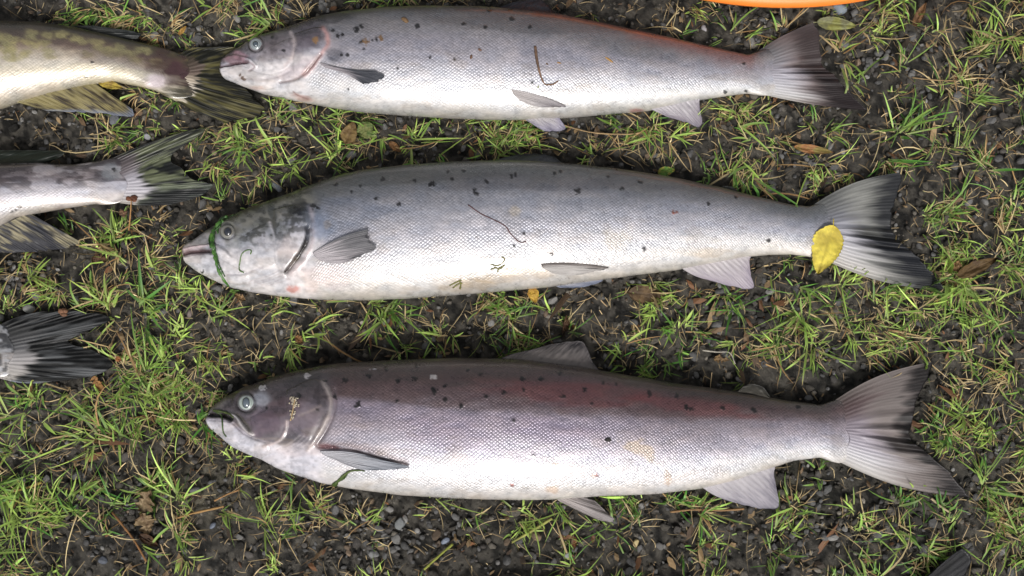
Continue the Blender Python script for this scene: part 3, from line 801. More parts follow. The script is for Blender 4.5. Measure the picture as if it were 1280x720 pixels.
m = f.stroke([(398, 556), (430, 556), (462, 563), (494, 574), (508, 581)], 4.5); f.paint(m, (150, 134, 134), .7)  # shading of the crease above the pectoral fin, painted into the skin colour
m = f.stroke([(398, 559), (425, 561), (450, 566), (476, 574), (508, 582)], 2.2); f.D -= .0016 * m; f.paint(m, (112, 84, 84), .7)  # crease groove, with its darker shade painted in as well
f.paint(f.blob(410, 559, 14, 4, 4), (118, 70, 74), .7)
f.paint(f.blob(800, 562, 20, 8, 30, .8), (196, 178, 152), .6); f.paint(f.blob(694, 583, 6, 5, 0, .6) + f.blob(742, 595, 3, 3) + f.blob(835, 596, 4, 9, 0, .5) + f.blob(690, 612, 8, 5), (204, 176, 150), .6)
f.paint(f.stroke([(960, 496), (1000, 508), (1030, 516)], 9), (108, 102, 98), .4)
f.speck([(374, 496, 3.2), (333, 509, 1.8), (398, 513, 1.5), (418, 496, 2.7), (448, 505, 2.6), (446, 508, 2), (431, 476, 2.7), (406, 476, 2), (461, 470, 2.6), (498, 477, 2.2), (518, 473, 2.6), (543, 489, 3), (541, 486, 2.4), (556, 483, 2.1), (557, 500, 2.1),
         (576, 507, 2.2), (496, 501, 1.9), (607, 495, 2.2), (630, 491, 2.4), (642, 526, 1.6), (667, 569, 2.1, 1.6), (653, 474, 2.6), (676, 474, 2.4), (704, 495, 2.7), (731, 487, 2.2), (754, 478, 2), (811, 492, 2.8), (846, 495, 2), (858, 510, 2.4), (864, 511, 2.4), (904, 511, 2.4), (943, 513, 2.6), (940, 512, 1.5), (998, 509, 1.8),
         (600, 468, 2.2), (585, 462, 1.8), (700, 466, 2), (740, 505, 1.3), (770, 480, 1.6), (655, 487, 1.6), (482, 462, 2), (520, 458, 1.8)])
f.speck([(328, 484.5, 3.4, 1.3), (468, 461, 3.6, 2.4), (541, 471, 3.2, 1.6), (384, 469, 2.4)], (188, 184, 186))
f.speck([(745, 594, 1.9), (640, 606, 1.5)], (170, 110, 100))
f.build()
fin(f, 'tail_fin', [(1030, 510), (1062, 546), (1046, 576)], [(1166, 452), (1161, 472), (1148, 497), (1140, 524), (1139, 548), (1163, 570), (1189, 592), (1213, 622)],
    (.0128, .0142, .0128), (.018, .013, .008),
    lambda s, t, st, X, Y: mixc((176, 164, 160), (48, 44, 44), np.maximum.reduce([.45 * sstep(.15, .7, t + .36 * (st - .5)) * sstep(.55, .3, s), 1.0 * sstep(.62, .95, t + .36 * (st - .5)), .95 * np.exp(-((s - .58) / .10) ** 2) * sstep(.25, .6, t + .36 * (st - .5)),
                                                             .5 * sstep(.4, .85, t + .36 * (st - .5)) * sstep(.55, .7, s)])),
    nr=22, ns=150, nt=56, fold=.0034, seed=21, blend=.70, side=10, amp=.0003, jag=1.0)
fin(f, 'dorsal_fin', [(618, 452), (670, 454), (748, 466)], [(660, 438), (690, 430), (722, 427), (733, 434), (740, 450), (749, 463)], (.036, .036, .034), (.030, .026, .026, .026, .030), finc((150, 142, 138), (122, 116, 116), (40, 40, 44), .7, .4), nr=12, ns=100, seed=22, side=2)
fin(f, 'adipose_fin', [(922, 490), (938, 492), (962, 498)], [(930, 482), (940, 480), (954, 484), (964, 497)], (.026, .025, .024), (.024, .022, .022), finc((96, 92, 84), (78, 76, 70), (50, 48, 46)), nr=3, ns=30, nt=12, amp=.0001, seed=23)
fin(f, 'anal_fin', [(876, 608), (920, 598), (968, 582)], [(910, 626), (946, 635), (973, 635), (972, 615), (966, 588)], (.028, .025, .022), (.015, .011, .016), finc((214, 208, 212), (178, 172, 182), (120, 116, 132), .5, .3), nr=13, seed=24, side=-2)
fin(f, 'pelvic_fin', [(684, 610), (688, 617), (698, 626)], [(744, 626), (769, 652), (752, 651), (730, 642)], (.034, .033, .031), (.016, .010, .014), finc((206, 196, 192), (176, 168, 168), (142, 130, 128), .5, .2), nr=8, ns=60, nt=36, seed=25, bend=.003)
fin(f, 'pectoral_fin', [(400, 564), (405, 569), (418, 574)], [(478, 575), (513, 583.5), (496, 587), (470, 588)], 0, 0, finc((216, 214, 220), (186, 190, 200), (100, 110, 120), .3, .25), nr=9, ns=70, nt=44, on_body=True, lift=.0036, seed=26, poly=False, side=4)
eye(f, 308, 503.5, 11.4, (150, 160, 154), (80, 90, 98), (84, 82, 88), prx=.44, pry=.60, off=(-.4, 0))

# ---- salmon that the frame cuts off -------------------------------
def sc_all(px, py, f): return 0.55 * sstep(.03, .2, f.u) * (1 - sstep(.93, .99, f.u))
FA = Fish('olive backed salmon with pale yellow mottling, its tail under the top fish snout', EDGE,
          [(-560, 108), (-540, 92), (-480, 70), (-380, 42), (-240, 26), (-100, 22), (0, 28), (47, 29), (94, 35), (156, 49), (203, 60), (226, 67), (256, 66)],
          [(-560, 118), (-540, 130), (-480, 150), (-380, 176), (-240, 182), (-100, 164), (0, 134), (28, 125), (61, 116), (109, 106), (142, 102), (175, 108), (193, 113), (214, 124), (256, 128)],
          thick_tab(1.0), lift_tab(1.0), 380, 110, 30, 14, 44, 0.0,
          [(0, 42, 42, 30), (.06, 62, 58, 44), (.20, 94, 84, 74), (.38, 122, 106, 98), (.50, 196, 182, 164), (.64, 220, 210, 196), (.85, 228, 218, 206), (1, 206, 196, 170)], sc_all, 400)
f = FA
for k in range(60):
    x, y = -60 + 270 * hash2(np.array([k]), np.array([3]), 5)[0], 0
    top_, bot_ = np.interp(x, f.xs, f.T), np.interp(x, f.xs, f.B)
    y = top_ + (bot_ - top_) * (.12 + .38 * hash2(np.array([k]), np.array([8]), 5)[0])
    f.paint(f.blob(x, y, 8, 4, 6, .5), (172, 164, 120), .6)
f.paint(f.blob(150, 80, 60, 14, 14, .5), (98, 78, 78), .5)
stk = fbm(f.px / 26 + f.py / 60, f.py / 3.2 - f.px / 16, 2, 470)
f.paint(sstep(.90, .98, f.u + .10 * (stk - .5)) * .9, (104, 96, 66), 1)
f.paint(sstep(.92, .99, f.u) * sstep(.5, .62, stk), (40, 38, 30), .9)
f.paint(f.blob(206, 80, 30, 15, 20, .8) + f.blob(222, 94, 20, 12, 20, .8), (84, 58, 60), .6)
f.paint(f.blob(140, 90, 50, 8, 8, .4) + f.blob(60, 95, 70, 14, 0, .5), (226, 216, 192), .6)
f.paint(f.blob(40, 110, 60, 18, 0, .5), (232, 222, 212), .5); f.paint(f.blob(195, 102, 12, 8, 0, .3), (230, 218, 226), .7)
f.speck([(115, 78, 1.5), (108, 96, 1.8, 2)]); f.build()
olive = lambda s, t, st, X, Y: mixc((116, 110, 70), (34, 34, 28), sstep(.30, .66, st + .14 * t)) * (1 - .5 * (sstep(.6, 1, t) * sstep(.5, .8, st))[..., None])
fin(f, 'tail_fin', [(224, 69), (236, 92), (200, 114)], [(258, 59), (294, 60), (300, 84), (304, 106), (316, 122), (331, 138), (318, 148), (282, 153)], (.0124, .0136, .0124), (.011, .008, .006), olive, nr=18, ns=150, nt=56, seed=31, blend=.26, amp=.0006, side=4)
fin(f, 'dorsal_fin', [(40, 32), (80, 37), (120, 44)], [(120, 32), (174, 41), (176, 46), (160, 51)], (.030, .028, .026), (.020, .014, .014), finc((48, 48, 40), (58, 62, 62), (16, 18, 18), .8, .1), nr=7, ns=60, nt=50, seed=32)
fin(f, 'anal_fin', [(14, 126), (60, 112), (118, 104)], [(60, 139), (112, 141), (162, 145), (166, 137)], (.026, .024, .020), (.014, .010, .009), lambda s, t, st, X, Y: mixc((160, 148, 100), (70, 60, 48), sstep(.4, .75, st)) * (1 - .6 * sstep(.75, 1, t))[..., None] + lin(140, 150, 172) * (.8 * sstep(.78, 1, t))[..., None], nr=14, ns=110, nt=50, seed=33, amp=.0008)

FB = Fish('grey and white blotched salmon with striped green tail, left of the middle fish', EDGE,
          [(-640, 262), (-620, 246), (-560, 226), (-460, 206), (-320, 196), (-160, 196), (-40, 205), (0, 206), (47, 204), (94, 206), (127, 201), (150, 194), (172, 200)],
          [(-640, 272), (-620, 286), (-560, 306), (-460, 330), (-320, 338), (-160, 326), (-40, 300), (0, 284), (19, 272), (38, 268), (71, 262), (118, 255), (150, 257), (172, 254)],
          thick_tab(1.0), lift_tab(1.0), 380, 110, 30, 14, 44, 0.0,
          [(0, 60, 56, 56), (.08, 82, 76, 78), (.22, 112, 104, 106), (.40, 142, 134, 138), (.52, 196, 192, 200), (.75, 218, 214, 220), (1, 200, 192, 184)], sc_all, 500)
f = FB
n = fbm(f.px / 26, f.py / 7, 3, 540)
f.paint(sstep(.55, .7, n) * sstep(.5, .3, f.v), (190, 184, 188), .6); f.paint(sstep(.52, .64, 1 - n) * sstep(.75, .45, f.v), (70, 62, 66), .75)
f.paint(f.blob(140, 215, 14, 8, 0, .5), (150, 152, 156), .7); f.paint(sstep(.6, .75, fbm(f.px / 18, f.py / 9, 3, 541)) * sstep(.6, .9, f.v), (150, 138, 140), .5)
f.speck([(25, 258, 2.4, 1.6), (20, 262, 1.6), (15, 264, 1.4), (142, 212, 2)]); f.build()
fin(f, 'tail_fin', [(128, 204), (158, 226), (150, 254)], [(208, 171), (250, 160), (252, 168), (214, 194), (222, 207), (242, 224), (268, 233), (246, 246), (216, 256)], (.0124, .0136, .0124), (.013, .010, .009, .007, .006),
    lambda s, t, st, X, Y: mixc((122, 128, 98), (34, 36, 36), sstep(.34, .64, st + .1 * t)) + lin(130, 140, 158) * (.22 * sstep(.55, .8, s) * sstep(.6, .3, st))[..., None], nr=17, ns=150, nt=56, seed=41, blend=.34, amp=.0007, side=2)
fin(f, 'dorsal_fin', [(-60, 208), (-20, 208), (30, 207)], [(0, 187), (48, 188), (80, 191), (62, 203)], (.030, .028, .026), (.020, .014, .012), finc((40, 46, 36), (44, 52, 44), (12, 16, 14), .8, .1), nr=8, ns=60, nt=50, seed=42)
fin(f, 'anal_fin', [(-40, 296), (0, 282), (36, 266)], [(0, 316), (38, 315), (90, 309), (100, 302)], (.026, .024, .020), (.014, .010, .009), lambda s, t, st, X, Y: mixc((176, 166, 136), (66, 66, 72), sstep(.40, .72, st + .25 * t)) , nr=14, ns=110, nt=50, seed=43, amp=.0008)

FC = Fish('dark grey mottled salmon with ragged black tail, left of the bottom fish', EDGE,
          [(-760, 456), (-740, 440), (-680, 420), (-560, 396), (-420, 386), (-280, 388), (-140, 398), (-60, 406), (-20, 408), (6, 403), (32, 408)],
          [(-760, 466), (-740, 480), (-680, 502), (-560, 526), (-420, 532), (-280, 520), (-140, 496), (-60, 478), (-20, 472), (6, 474), (32, 470)],
          thick_tab(1.0), lift_tab(1.0), 300, 100, 30, 14, 44, 0.0,
          [(0, 40, 40, 40), (.2, 74, 74, 74), (.45, 110, 110, 112), (.65, 184, 180, 180), (1, 196, 190, 184)], sc_all, 600)
f = FC
n = fbm(f.px / 6, f.py / 6, 3, 640)
f.paint(sstep(.5, .65, n) * sstep(-60, 0, f.px), (176, 176, 180), .8); f.paint(sstep(.5, .62, 1 - n) * sstep(-60, 0, f.px), (56, 56, 60), .8); f.build()
fin(f, 'tail_fin', [(-4, 408), (18, 438), (-4, 472)], [(50, 390), (106, 389), (136, 400), (100, 418), (84, 428), (110, 436), (143, 455), (122, 469), (54, 479)], (.0124, .0136, .0124), (.013, .010, .008, .007, .006),
    lambda s, t, st, X, Y: mixc((96, 98, 100), (16, 17, 18), sstep(.32, .60, st)) * (.75 + .5 * sstep(.4, .7, s))[..., None] + lin(170, 178, 196) * (.8 * sstep(.975, 1, s))[..., None], nr=16, ns=150, nt=56, seed=51, blend=.34, amp=.0007, side=3)

FD = Fish('dark fish tail tip poking in at the bottom right edge', EDGE,
          [(330, 822), (352, 806), (420, 786), (520, 768), (660, 758), (800, 760), (930, 772), (1040, 784), (1070, 786), (1096, 796)],
          [(330, 832), (352, 848), (420, 880), (520, 910), (660, 920), (800, 908), (930, 868), (1040, 842), (1070, 842), (1096, 832)],
          thick_tab(.95), lift_tab(.95), 240, 90, 30, 14, 44, 0.0,
          [(0, 52, 50, 50), (.2, 90, 84, 86), (.45, 140, 134, 142), (.7, 214, 210, 214), (1, 204, 198, 192)], sc_all, 700)
FD.build()
fin(FD, 'tail_fin', [(1066, 788), (1092, 814), (1070, 842)], [(1166, 716), (1190, 694), (1208, 687), (1212, 712), (1186, 760), (1172, 812), (1196, 850), (1224, 884), (1190, 890)], (.0124, .0136, .0124), (.018, .012, .010, .008, .006),
    finc((96, 92, 92), (52, 52, 56), (24, 24, 26), .8, .5), nr=18, ns=130, nt=50, seed=61, blend=.34, amp=.0009)


# ------------------------------------------------------------------ orange tub beyond the top edge
def tub():
    root = empty('plastic_lid', (0, 0, 0))
    c = at(983, 9.5, .020); Rr = 0.30
    cx, cy = c[0], c[1] + Rr
    root.location = (cx, cy, 0)
    na = 160
    def lathe(name, prof, rgb, parent):
        p = np.array(prof); a = np.linspace(0, 2 * np.pi, na, endpoint=False)
        V = np.stack([cx + p[:, None, 0] * np.cos(a) * 1.2, cy + p[:, None, 0] * np.sin(a), p[:, None, 1] + 0 * a], -1)
        return mk(name, V.reshape(-1, 3), grid_faces(len(p), na, True)[:, ::-1], M_PLASTIC, parent, np.tile(lin(*rgb), (len(p) * na, 1)))
    t = np.linspace(0, 2 * np.pi, 17)
    lathe('rim', np.stack([Rr - .010 + .010 * np.cos(t), .020 + .008 * np.sin(t)], 1), (226, 122, 44), root)
    lathe('wall', [(Rr - .014, .026), (Rr - .03, .034), (Rr - .045, .040), (Rr - .05, .0415), (Rr - .056, .042)], (232, 132, 52), root)
    lathe('base', [(Rr - .056, .042), (Rr - .07, .0425), (.12, .043), (.02, .043), (.0005, .043)], (228, 126, 48), root)
    tag(root, 'orange plastic lid of which only a sliver of rim shows at the top edge', 'lid')
tub()

# ------------------------------------------------------------------ stones
def blocked(px, py):
    b = np.zeros(np.shape(px), bool)
    for p in FISH_POLYS:
        lo, hi = p.min(0), p.max(0)
        m = (px > lo[0]) & (px < hi[0]) & (py > lo[1]) & (py < hi[1])
        if m.any():
            b[m] |= in_poly(px[m], py[m], p)
    return b


def ico(sub):
    import bmesh
    bm = bmesh.new(); bmesh.ops.create_icosphere(bm, subdivisions=sub, radius=1.0)
    V = np.array([v.co[:] for v in bm.verts]); F = np.array([[v.index for v in f_.verts] for f_ in bm.faces]); bm.free()
    return V, F


def rot(a, b, c):
    ca, sa, cb, sb, cc, s2 = np.cos(a), np.sin(a), np.cos(b), np.sin(b), np.cos(c), np.sin(c)
    Rz = np.array([[ca, -sa, 0], [sa, ca, 0], [0, 0, 1]]); Rx = np.array([[1, 0, 0], [0, cb, -sb], [0, sb, cb]]); Ry = np.array([[cc, 0, s2], [0, 1, 0], [-s2, 0, cc]])
    return Rz @ Rx @ Ry


def stone_shape(V, r, flat, seed):
    g = np.random.default_rng(seed)
    v = V.copy()
    for _ in range(7):           # chop flat facets, like crushed rock
        nn = g.normal(size=3); nn /= np.linalg.norm(nn); h = g.uniform(.55, .9)
        dd = v @ nn
        v = v - np.clip(dd - h, 0, None)[:, None] * nn
    v = v * np.array([1.0, g.uniform(.6, .9), g.uniform(.4, .7) * flat]) * r
    return v @ rot(g.uniform(0, 6.28), g.normal(0, .3), g.normal(0, .3)).T


IV1, IF1 = ico(2)   # facets stay flat, like crushed rock
VARS = [stone_shape(IV1, 1.0, 1.0, 900 + k) for k in range(24)]
GZONES = [(1100, 75, 70, 60, 1.0), (240, 50, 60, 40, .9), (940, 45, 60, 26, 1.0), (560, 195, 60, 22, .8), (230, 255, 50, 36, .9), (940, 385, 70, 30, .7), (480, 665, 110, 46, .9),
          (820, 650, 120, 50, .35), (30, 350, 40, 40, .7), (700, 160, 160, 20, .5), (1030, 150, 90, 40, .6), (60, 160, 90, 24, .5), (590, 690, 60, 30, .6), (1060, 660, 90, 40, .7),
          (160, 700, 60, 30, .6), (330, 350, 60, 30, .3), (110, 585, 60, 40, .25), (660, 420, 200, 30, .35), (1255, 540, 40, 60, .5), (130, 20, 160, 20, .5), (480, 4, 200, 10, .6), (980, 210, 60, 30, .5)]


def gravel():
    N = 36000
    x = rng.uniform(-200, 1480, N); y = rng.uniform(-160, 880, N)
    p = 0.13 + np.zeros(N)
    for (a, b, c, d, k) in GZONES:
        p = np.maximum(p, k * .9 * np.exp(-((x - a) / c) ** 2 - ((y - b) / d) ** 2))
    p *= .35 + 1.1 * sstep(.35, .6, fbm(x / 26, y / 26, 2, 83))
    keep = rng.random(N) < p
    x, y = x[keep], y[keep]
    keep = ~blocked(x, y); x, y = x[keep], y[keep]
    P = ground_at(x, y)
    n = len(x)
    r = np.clip(np.exp(rng.normal(math.log(.0025), .45, n)), .0010, .0062)
    Vs, Fs, Cs = [], [], []
    nv = len(IV1)
    pale = rng.random(n)
    for i in range(n):
        v = VARS[i % 24]
        a = rng.uniform(0, 6.28); c, s = math.cos(a), math.sin(a)
        q = np.stack([v[:, 0] * c - v[:, 1] * s, v[:, 0] * s + v[:, 1] * c, v[:, 2]], 1) * r[i]
        Vs.append(q + P[i] + [0, 0, r[i] * .25 + .0012]); Fs.append(IF1 + i * nv)
        b = rng.uniform(.5, 1.15)
        base = lin(86, 85, 84) if pale[i] < .50 else (lin(66, 62, 58) if pale[i] < .84 else (lin(118, 116, 113) if pale[i] < .95 else lin(108, 92, 76)))
        Cs.append(np.tile(base * b, (nv, 1)))
    o = mk('gravel', np.vstack(Vs), np.vstack(Fs), M_STONE, col=np.vstack(Cs), smooth=False)
    o['kind'] = 'stuff'
    tag(o, 'small grey gravel scattered over the bare soil', 'gravel')
    print('GRAVEL', n)


gravel()
IV3, IF3 = ico(3)


def pebble(px, py, rpx, rgb, label, seed, flat=1.0):
    P = ground_at(px, py)
    r = rpx * .00078
    v = stone_shape(IV3, r, flat, seed)
    v = v + .06 * r * (vnoise(v[:, 0] / r * 3 + 9, v[:, 1] / r * 3 + v[:, 2] / r * 2, seed) - .5)[:, None]
    o = mk('pebble', v + P + [0, 0, r * .28 + .001], IF3, M_STONE, col=np.tile(lin(*rgb), (len(v), 1)))
    a_ = np.linspace(0, 6.28, 10)
    FISH_POLYS.append(np.stack([px + rpx * .8 * np.cos(a_), py + rpx * .8 * np.sin(a_)], 1))
    tag(o, label, 'stone', 'loose pebbles big enough to pick out')


for q in [(1048, 13, 11, (116, 124, 132), 'bluish grey stone between the orange lid and the pale green leaf', 1), (146, 149, 11, (98, 100, 104), 'flat grey stone under the olive fish anal fin', 2),
          (347, 235, 8, (112, 116, 122), 'grey oval pebble above the middle salmon head', 3), (40, 386, 9, (118, 118, 114), 'pale grey stone above the ragged black tail', 4),
          (501, 654, 9, (108, 110, 110), 'squarish grey stone below the bottom salmon belly, among gravel', 5), (557, 676, 6, (126, 134, 148), 'small bluish pebble beside the grass tuft under the bottom salmon', 6),
          (468, 692, 7, (112, 112, 112), 'round grey pebble near the bottom edge, in the left gravel patch', 7), (709, 694, 6, (132, 132, 132), 'pale pebble in bare soil near the bottom edge centre', 8),
          (185, 172, 5, (130, 130, 132), 'pale pebble just above the striped green tail', 9), (267, 657, 5, (104, 110, 122), 'bluish pebble beside the dry grey mud patch', 10),
          (130, 700, 6, (72, 76, 84), 'dark slate pebble near the bottom left corner', 11), (880, 37, 6, (150, 146, 148), 'pale purplish stone above the top salmon tail root', 12),
          (238, 393, 6, (108, 96, 92), 'brownish pebble below the middle salmon snout', 13), (791, 437, 5, (70, 76, 84), 'dark bluish pebble between the middle and bottom salmon', 14),
          (42, 597, 4, (120, 124, 132), 'small pale pebble on bare soil at the far left', 15), (795, 678, 6, (176, 160, 116), 'tan nutlike pebble in bare soil under the bottom salmon', 16)]:
    pebble(*q)


# ------------------------------------------------------------------ leaves, twigs and strands
def leaf(px, py, ln, wd, ang, rgb, rgb2, label, fish=None, lift=.002, curl=.0, teeth=.0, arch=.0, stalk=6, seed=0, ragged=.14, group='fallen leaves', name='leaf', holes=0.0, z0=None, shape=.75):
    nu, nv = 44, 21
    u = np.linspace(0, 1, nu)[:, None]; v = np.linspace(-1, 1, nv)[None]
    half = wd / 2 * (np.sin(np.pi * u ** shape) ** .8 + .02) * (1 + teeth * (np.abs(((u * 13) % 1) - .5) - .25) * 2 + ragged * 2 * (fbm(u * 9, np.sign(v) * 3.3 + 0 * u, 3, seed) - .5))
    c, s = math.cos(R(ang)), math.sin(R(ang))
    lx, ly = (u - .5) * ln + 0 * v, v * half
    bend = arch * ln * (np.sin(np.pi * u) - .5)
    ly = ly + bend
    X, Y = px + lx * c - ly * s, py + lx * s + ly * c
    m = .00078
    vein = .35 * np.abs(((u * 7 - np.abs(v) * .9) % 1) - .5)
    Z = curl * wd * m * v ** 2 + .35 * curl * ln * m * (2 * u - 1) ** 2 - .0007 * np.exp(-(v / .08) ** 2) + .0016 * vein + .0022 * (fbm(u * 4, v * 2, 2, seed + 2) - .5) * (1 + 2 * curl)
    if fish is not None:
        zb = fish.z(np.array([px - ln * .3 * c, px, px + ln * .3 * c]), np.array([py - ln * .3 * s, py, py + ln * .3 * s]))
        zz = np.interp(u[:, 0], [.2, .5, .8], zb)[:, None]
    elif z0 is not None:
        zz = z0
    else:
        zz = ground_at(px, py)[2]
    Zt = zz + lift + Z
    th = .00022
    up, dn = at(X, Y, Zt + th), at(X, Y, Zt - th)
    n = nu * nv
    V = np.vstack([up.reshape(-1, 3), dn.reshape(-1, 3)])
    g = grid_faces(nu, nv)
    idx = np.arange(n).reshape(nu, nv)
    rim = np.concatenate([idx[:, 0], idx[-1, 1:], idx[::-1, -1][1:], idx[0, ::-1][1:-1]]); r2 = np.roll(rim, -1)
    w = np.clip(sstep(.35, .75, fbm(X / (ln * .22), Y / (ln * .22), 3, seed + 4)) + .25 * np.exp(-(v / .1) ** 2), 0, 1)[..., None]
    col = (lin(*rgb) * (1 - w) + lin(*rgb2) * w) * (.85 + .3 * vnoise(X / 2, Y / 2, seed + 6))[..., None]
    vl = (np.exp(-(v / .06) ** 2) * .25 + .22 * (np.abs(((u * 7 - np.abs(v) * .9) % 1) - .5) < .07))[..., None]
    col = (col * (1 - vl) + lin(*rgb2) * .6 * vl).reshape(-1, 3) * (.92 if seed == 1 else .72)
    g_ = col.mean(1, keepdims=True); col = g_ + (col - g_) * .88
    o = mk(name, V, [g[:, ::-1], g + n, np.stack([rim, r2, r2 + n, rim + n], 1)], M_LEAF, col=np.vstack([col, col]))
    tag(o, label, 'leaf', group)
    FISH_POLYS.append(np.vstack([np.stack([X[:, 0], Y[:, 0]], 1)[::4], np.stack([X[:, -1], Y[:, -1]], 1)[::-4]]))
    if stalk:
        a0 = (px - ln * .49 * c - bend[0, 0] * s, py - ln * .49 * s + bend[0, 0] * c)
        a1 = (a0[0] - stalk * c - stalk * .3 * s, a0[1] - stalk * s + stalk * .3 * c)
        zz0 = float(Zt[0, nv // 2])
        tube('stalk', [(*a0, zz0), ((a0[0] + a1[0]) / 2, (a0[1] + a1[1]) / 2, zz0 + .0006), (*a1, zz0 - .0006)], .0005, rgb2, M_LEAF, parent=o, raw=True)
    return o


def tube(name, pts, r, rgb, mat, fish=None, parent=None, raw=False, lift=.0, taper=(1, 1), n=28, rough=.25, rgb2=None, flatten=1.0, seed=0):
    """strand along photo px points, laid on a fish, on the ground or at given heights"""
    p = np.array(pts, float)
    if not raw:
        q = smooth_curve(p[:, :2], n)
        z = fish.z(q[:, 0], q[:, 1]) if fish is not None else ground_at(q[:, 0], q[:, 1])[:, 2]
        z = smooth1(z, 2)
        p = np.column_stack([q, z + r * .8 + lift])
    else:
        p = smooth_curve(p, n)
    W = at(p[:, 0], p[:, 1], p[:, 2])
    T = np.gradient(W, axis=0); T /= np.linalg.norm(T, axis=1)[:, None] + 1e-12
    S = np.cross(T, [0, 0, 1.0]); S /= np.linalg.norm(S, axis=1)[:, None] + 1e-9
    U = np.cross(S, T)
    k = 8
    a = np.linspace(0, 2 * np.pi, k, endpoint=False)
    tp = np.linspace(taper[0], taper[1], len(W)) * (1 + rough * 2 * (vnoise(np.arange(len(W)) * .7, np.zeros(len(W)), seed + 5) - .5))
    ring = S[:, None] * np.cos(a)[None, :, None] + U[:, None] * np.sin(a)[None, :, None] * flatten
    V = W[:, None] + ring * (r * tp)[:, None, None]
    nn = len(W)
    f = grid_faces(nn, k, True)
    V = np.vstack([V.reshape(-1, 3), W[:1], W[-1:]])
    ar = np.arange(k)
    t0 = np.stack([(ar + 1) % k, ar, np.full(k, nn * k)], 1); t1 = np.stack([(nn - 1) * k + ar, (nn - 1) * k + (ar + 1) % k, np.full(k, nn * k + 1)], 1)
    w = np.repeat(vnoise(np.arange(nn) * .5, np.zeros(nn), seed + 8), k)[:, None]
    c = lin(*rgb) * (1 - w) + lin(*(rgb2 or rgb)) * w
    return mk(name, V, [f, t0, t1], mat, parent, np.vstack([c, c[:1], c[-1:]]))


leaf(1032, 312, 64, 37, 108, (236, 216, 56), (202, 180, 50), 'bright yellow leaf lying on the middle salmon tail root', fish=F2, lift=.0035, teeth=.12, stalk=8, seed=1, curl=.07)
leaf(1046, 30, 50, 17, 6, (158, 160, 78), (134, 134, 96), 'pale green leaf with grey blotch above the top salmon tail', lift=.008, teeth=.06, stalk=10, seed=2, curl=.06)
leaf(1017, 187, 50, 11, 8, (176, 116, 60), (156, 138, 66), 'narrow orange brown leaf on soil between top and middle tails', lift=.007, stalk=0, seed=3, curl=.10)
leaf(808, 368, 46, 22, 6, (126, 98, 62), (94, 72, 46), 'wilted brown leaf on soil below the middle salmon anal fin', lift=.005, seed=4, teeth=.08, stalk=5, curl=.07)
leaf(667, 369, 20, 14, 75, (216, 172, 38), (196, 140, 36), 'small yellow leaf under the middle salmon belly', lift=.012, seed=5, stalk=3)
leaf(437, 166, 30, 20, -70, (150, 122, 66), (122, 94, 52), 'orange brown leaf beside a green one, below the top salmon', lift=.010, seed=6, stalk=4, curl=.08, teeth=.08)
leaf(457, 163, 23, 20, 70, (96, 122, 54), (134, 140, 74), 'green round leaf beside an orange brown one, below the top salmon', lift=.012, seed=7, stalk=0)
leaf(494, 184, 20, 9, 40, (160, 112, 58), (120, 84, 44), 'small brown leaf on bare soil right of the green round leaf', lift=.006, seed=8, stalk=0, curl=.15)
leaf(181, 626, 30, 21, -62, (168, 144, 104), (132, 106, 72), 'crumpled tan leaf, upper one of the lower left pair', lift=.008, seed=9, stalk=0, curl=.20, ragged=1.1)
leaf(182, 655, 28, 17, 72, (162, 136, 96), (118, 90, 60), 'crumpled tan leaf, lower one of the lower left pair', lift=.006, seed=10, stalk=0, curl=.22, ragged=1.2)
leaf(186, 676, 28, 12, 30, (104, 72, 42), (78, 54, 34), 'dark brown curled leaf under the crumpled tan pair', lift=.004, seed=11, stalk=0, curl=.25)
leaf(1222, 334, 56, 17, -24, (112, 86, 44), (84, 60, 34), 'long brown curled leaf right of the middle salmon tail', lift=.007, seed=12, stalk=0, curl=.22)
leaf(1196, 332, 16, 10, -60, (160, 124, 70), (118, 84, 48), 'small tan leaf end beside the long brown curled leaf', lift=.009, seed=13, ragged=1.0, stalk=0, curl=.2)
leaf(138, 106, 31, 11, 14, (196, 170, 48), (160, 130, 50), 'yellow shrivelled leaf tucked under the olive fish', lift=.010, seed=14, stalk=0, curl=.12, z0=.010)
leaf(833, 214, 22, 12, -10, (96, 140, 34), (168, 156, 52), 'small green and yellow leaf above the middle salmon back', lift=.018, seed=15, stalk=0, curl=.1)
leaf(228, 38, 15, 6, -50, (206, 160, 60), (176, 130, 60), 'tiny orange yellow leaf above the olive fish tail', lift=.010, seed=16, stalk=0, curl=.1)
leaf(122, 480, 22, 12, 60, (186, 134, 66), (150, 104, 54), 'tan leaf scrap under the ragged black tail', lift=.008, seed=17, ragged=1.0, stalk=0, curl=.15)
leaf(148, 449, 8, 7, 20, (190, 120, 56), (160, 96, 48), 'tiny orange scrap at the tip of the ragged black tail', lift=.008, seed=18, stalk=0)
leaf(1150, 18, 34, 11, -62, (146, 104, 62), (104, 74, 46), 'brown dry leaf in the grass at the top right', lift=.010, seed=19, stalk=0, curl=.22)
leaf(480, 405, 9, 6, 80, (176, 124, 66), (150, 100, 56), 'small tan seed scrap on the black soil below the middle salmon', lift=.004, seed=20, stalk=0, curl=.2)
leaf(374, 425, 13, 9, 40, (170, 120, 62), (130, 90, 50), 'orange brown leaf scrap left of the bare patch below the middle salmon', lift=.006, seed=21, ragged=1.0, stalk=0, curl=.2)
leaf(718, 680, 18, 6, 95, (150, 92, 46), (120, 72, 40), 'narrow rust leaf scrap on soil below the bottom salmon pelvic fin', lift=.004, seed=22, stalk=0, curl=.2)
leaf(902, 449, 20, 8, 8, (150, 120, 76), (120, 92, 60), 'tan leaf scrap in the gap above the bottom salmon back', lift=.005, seed=23, ragged=1.0, stalk=0, curl=.15)
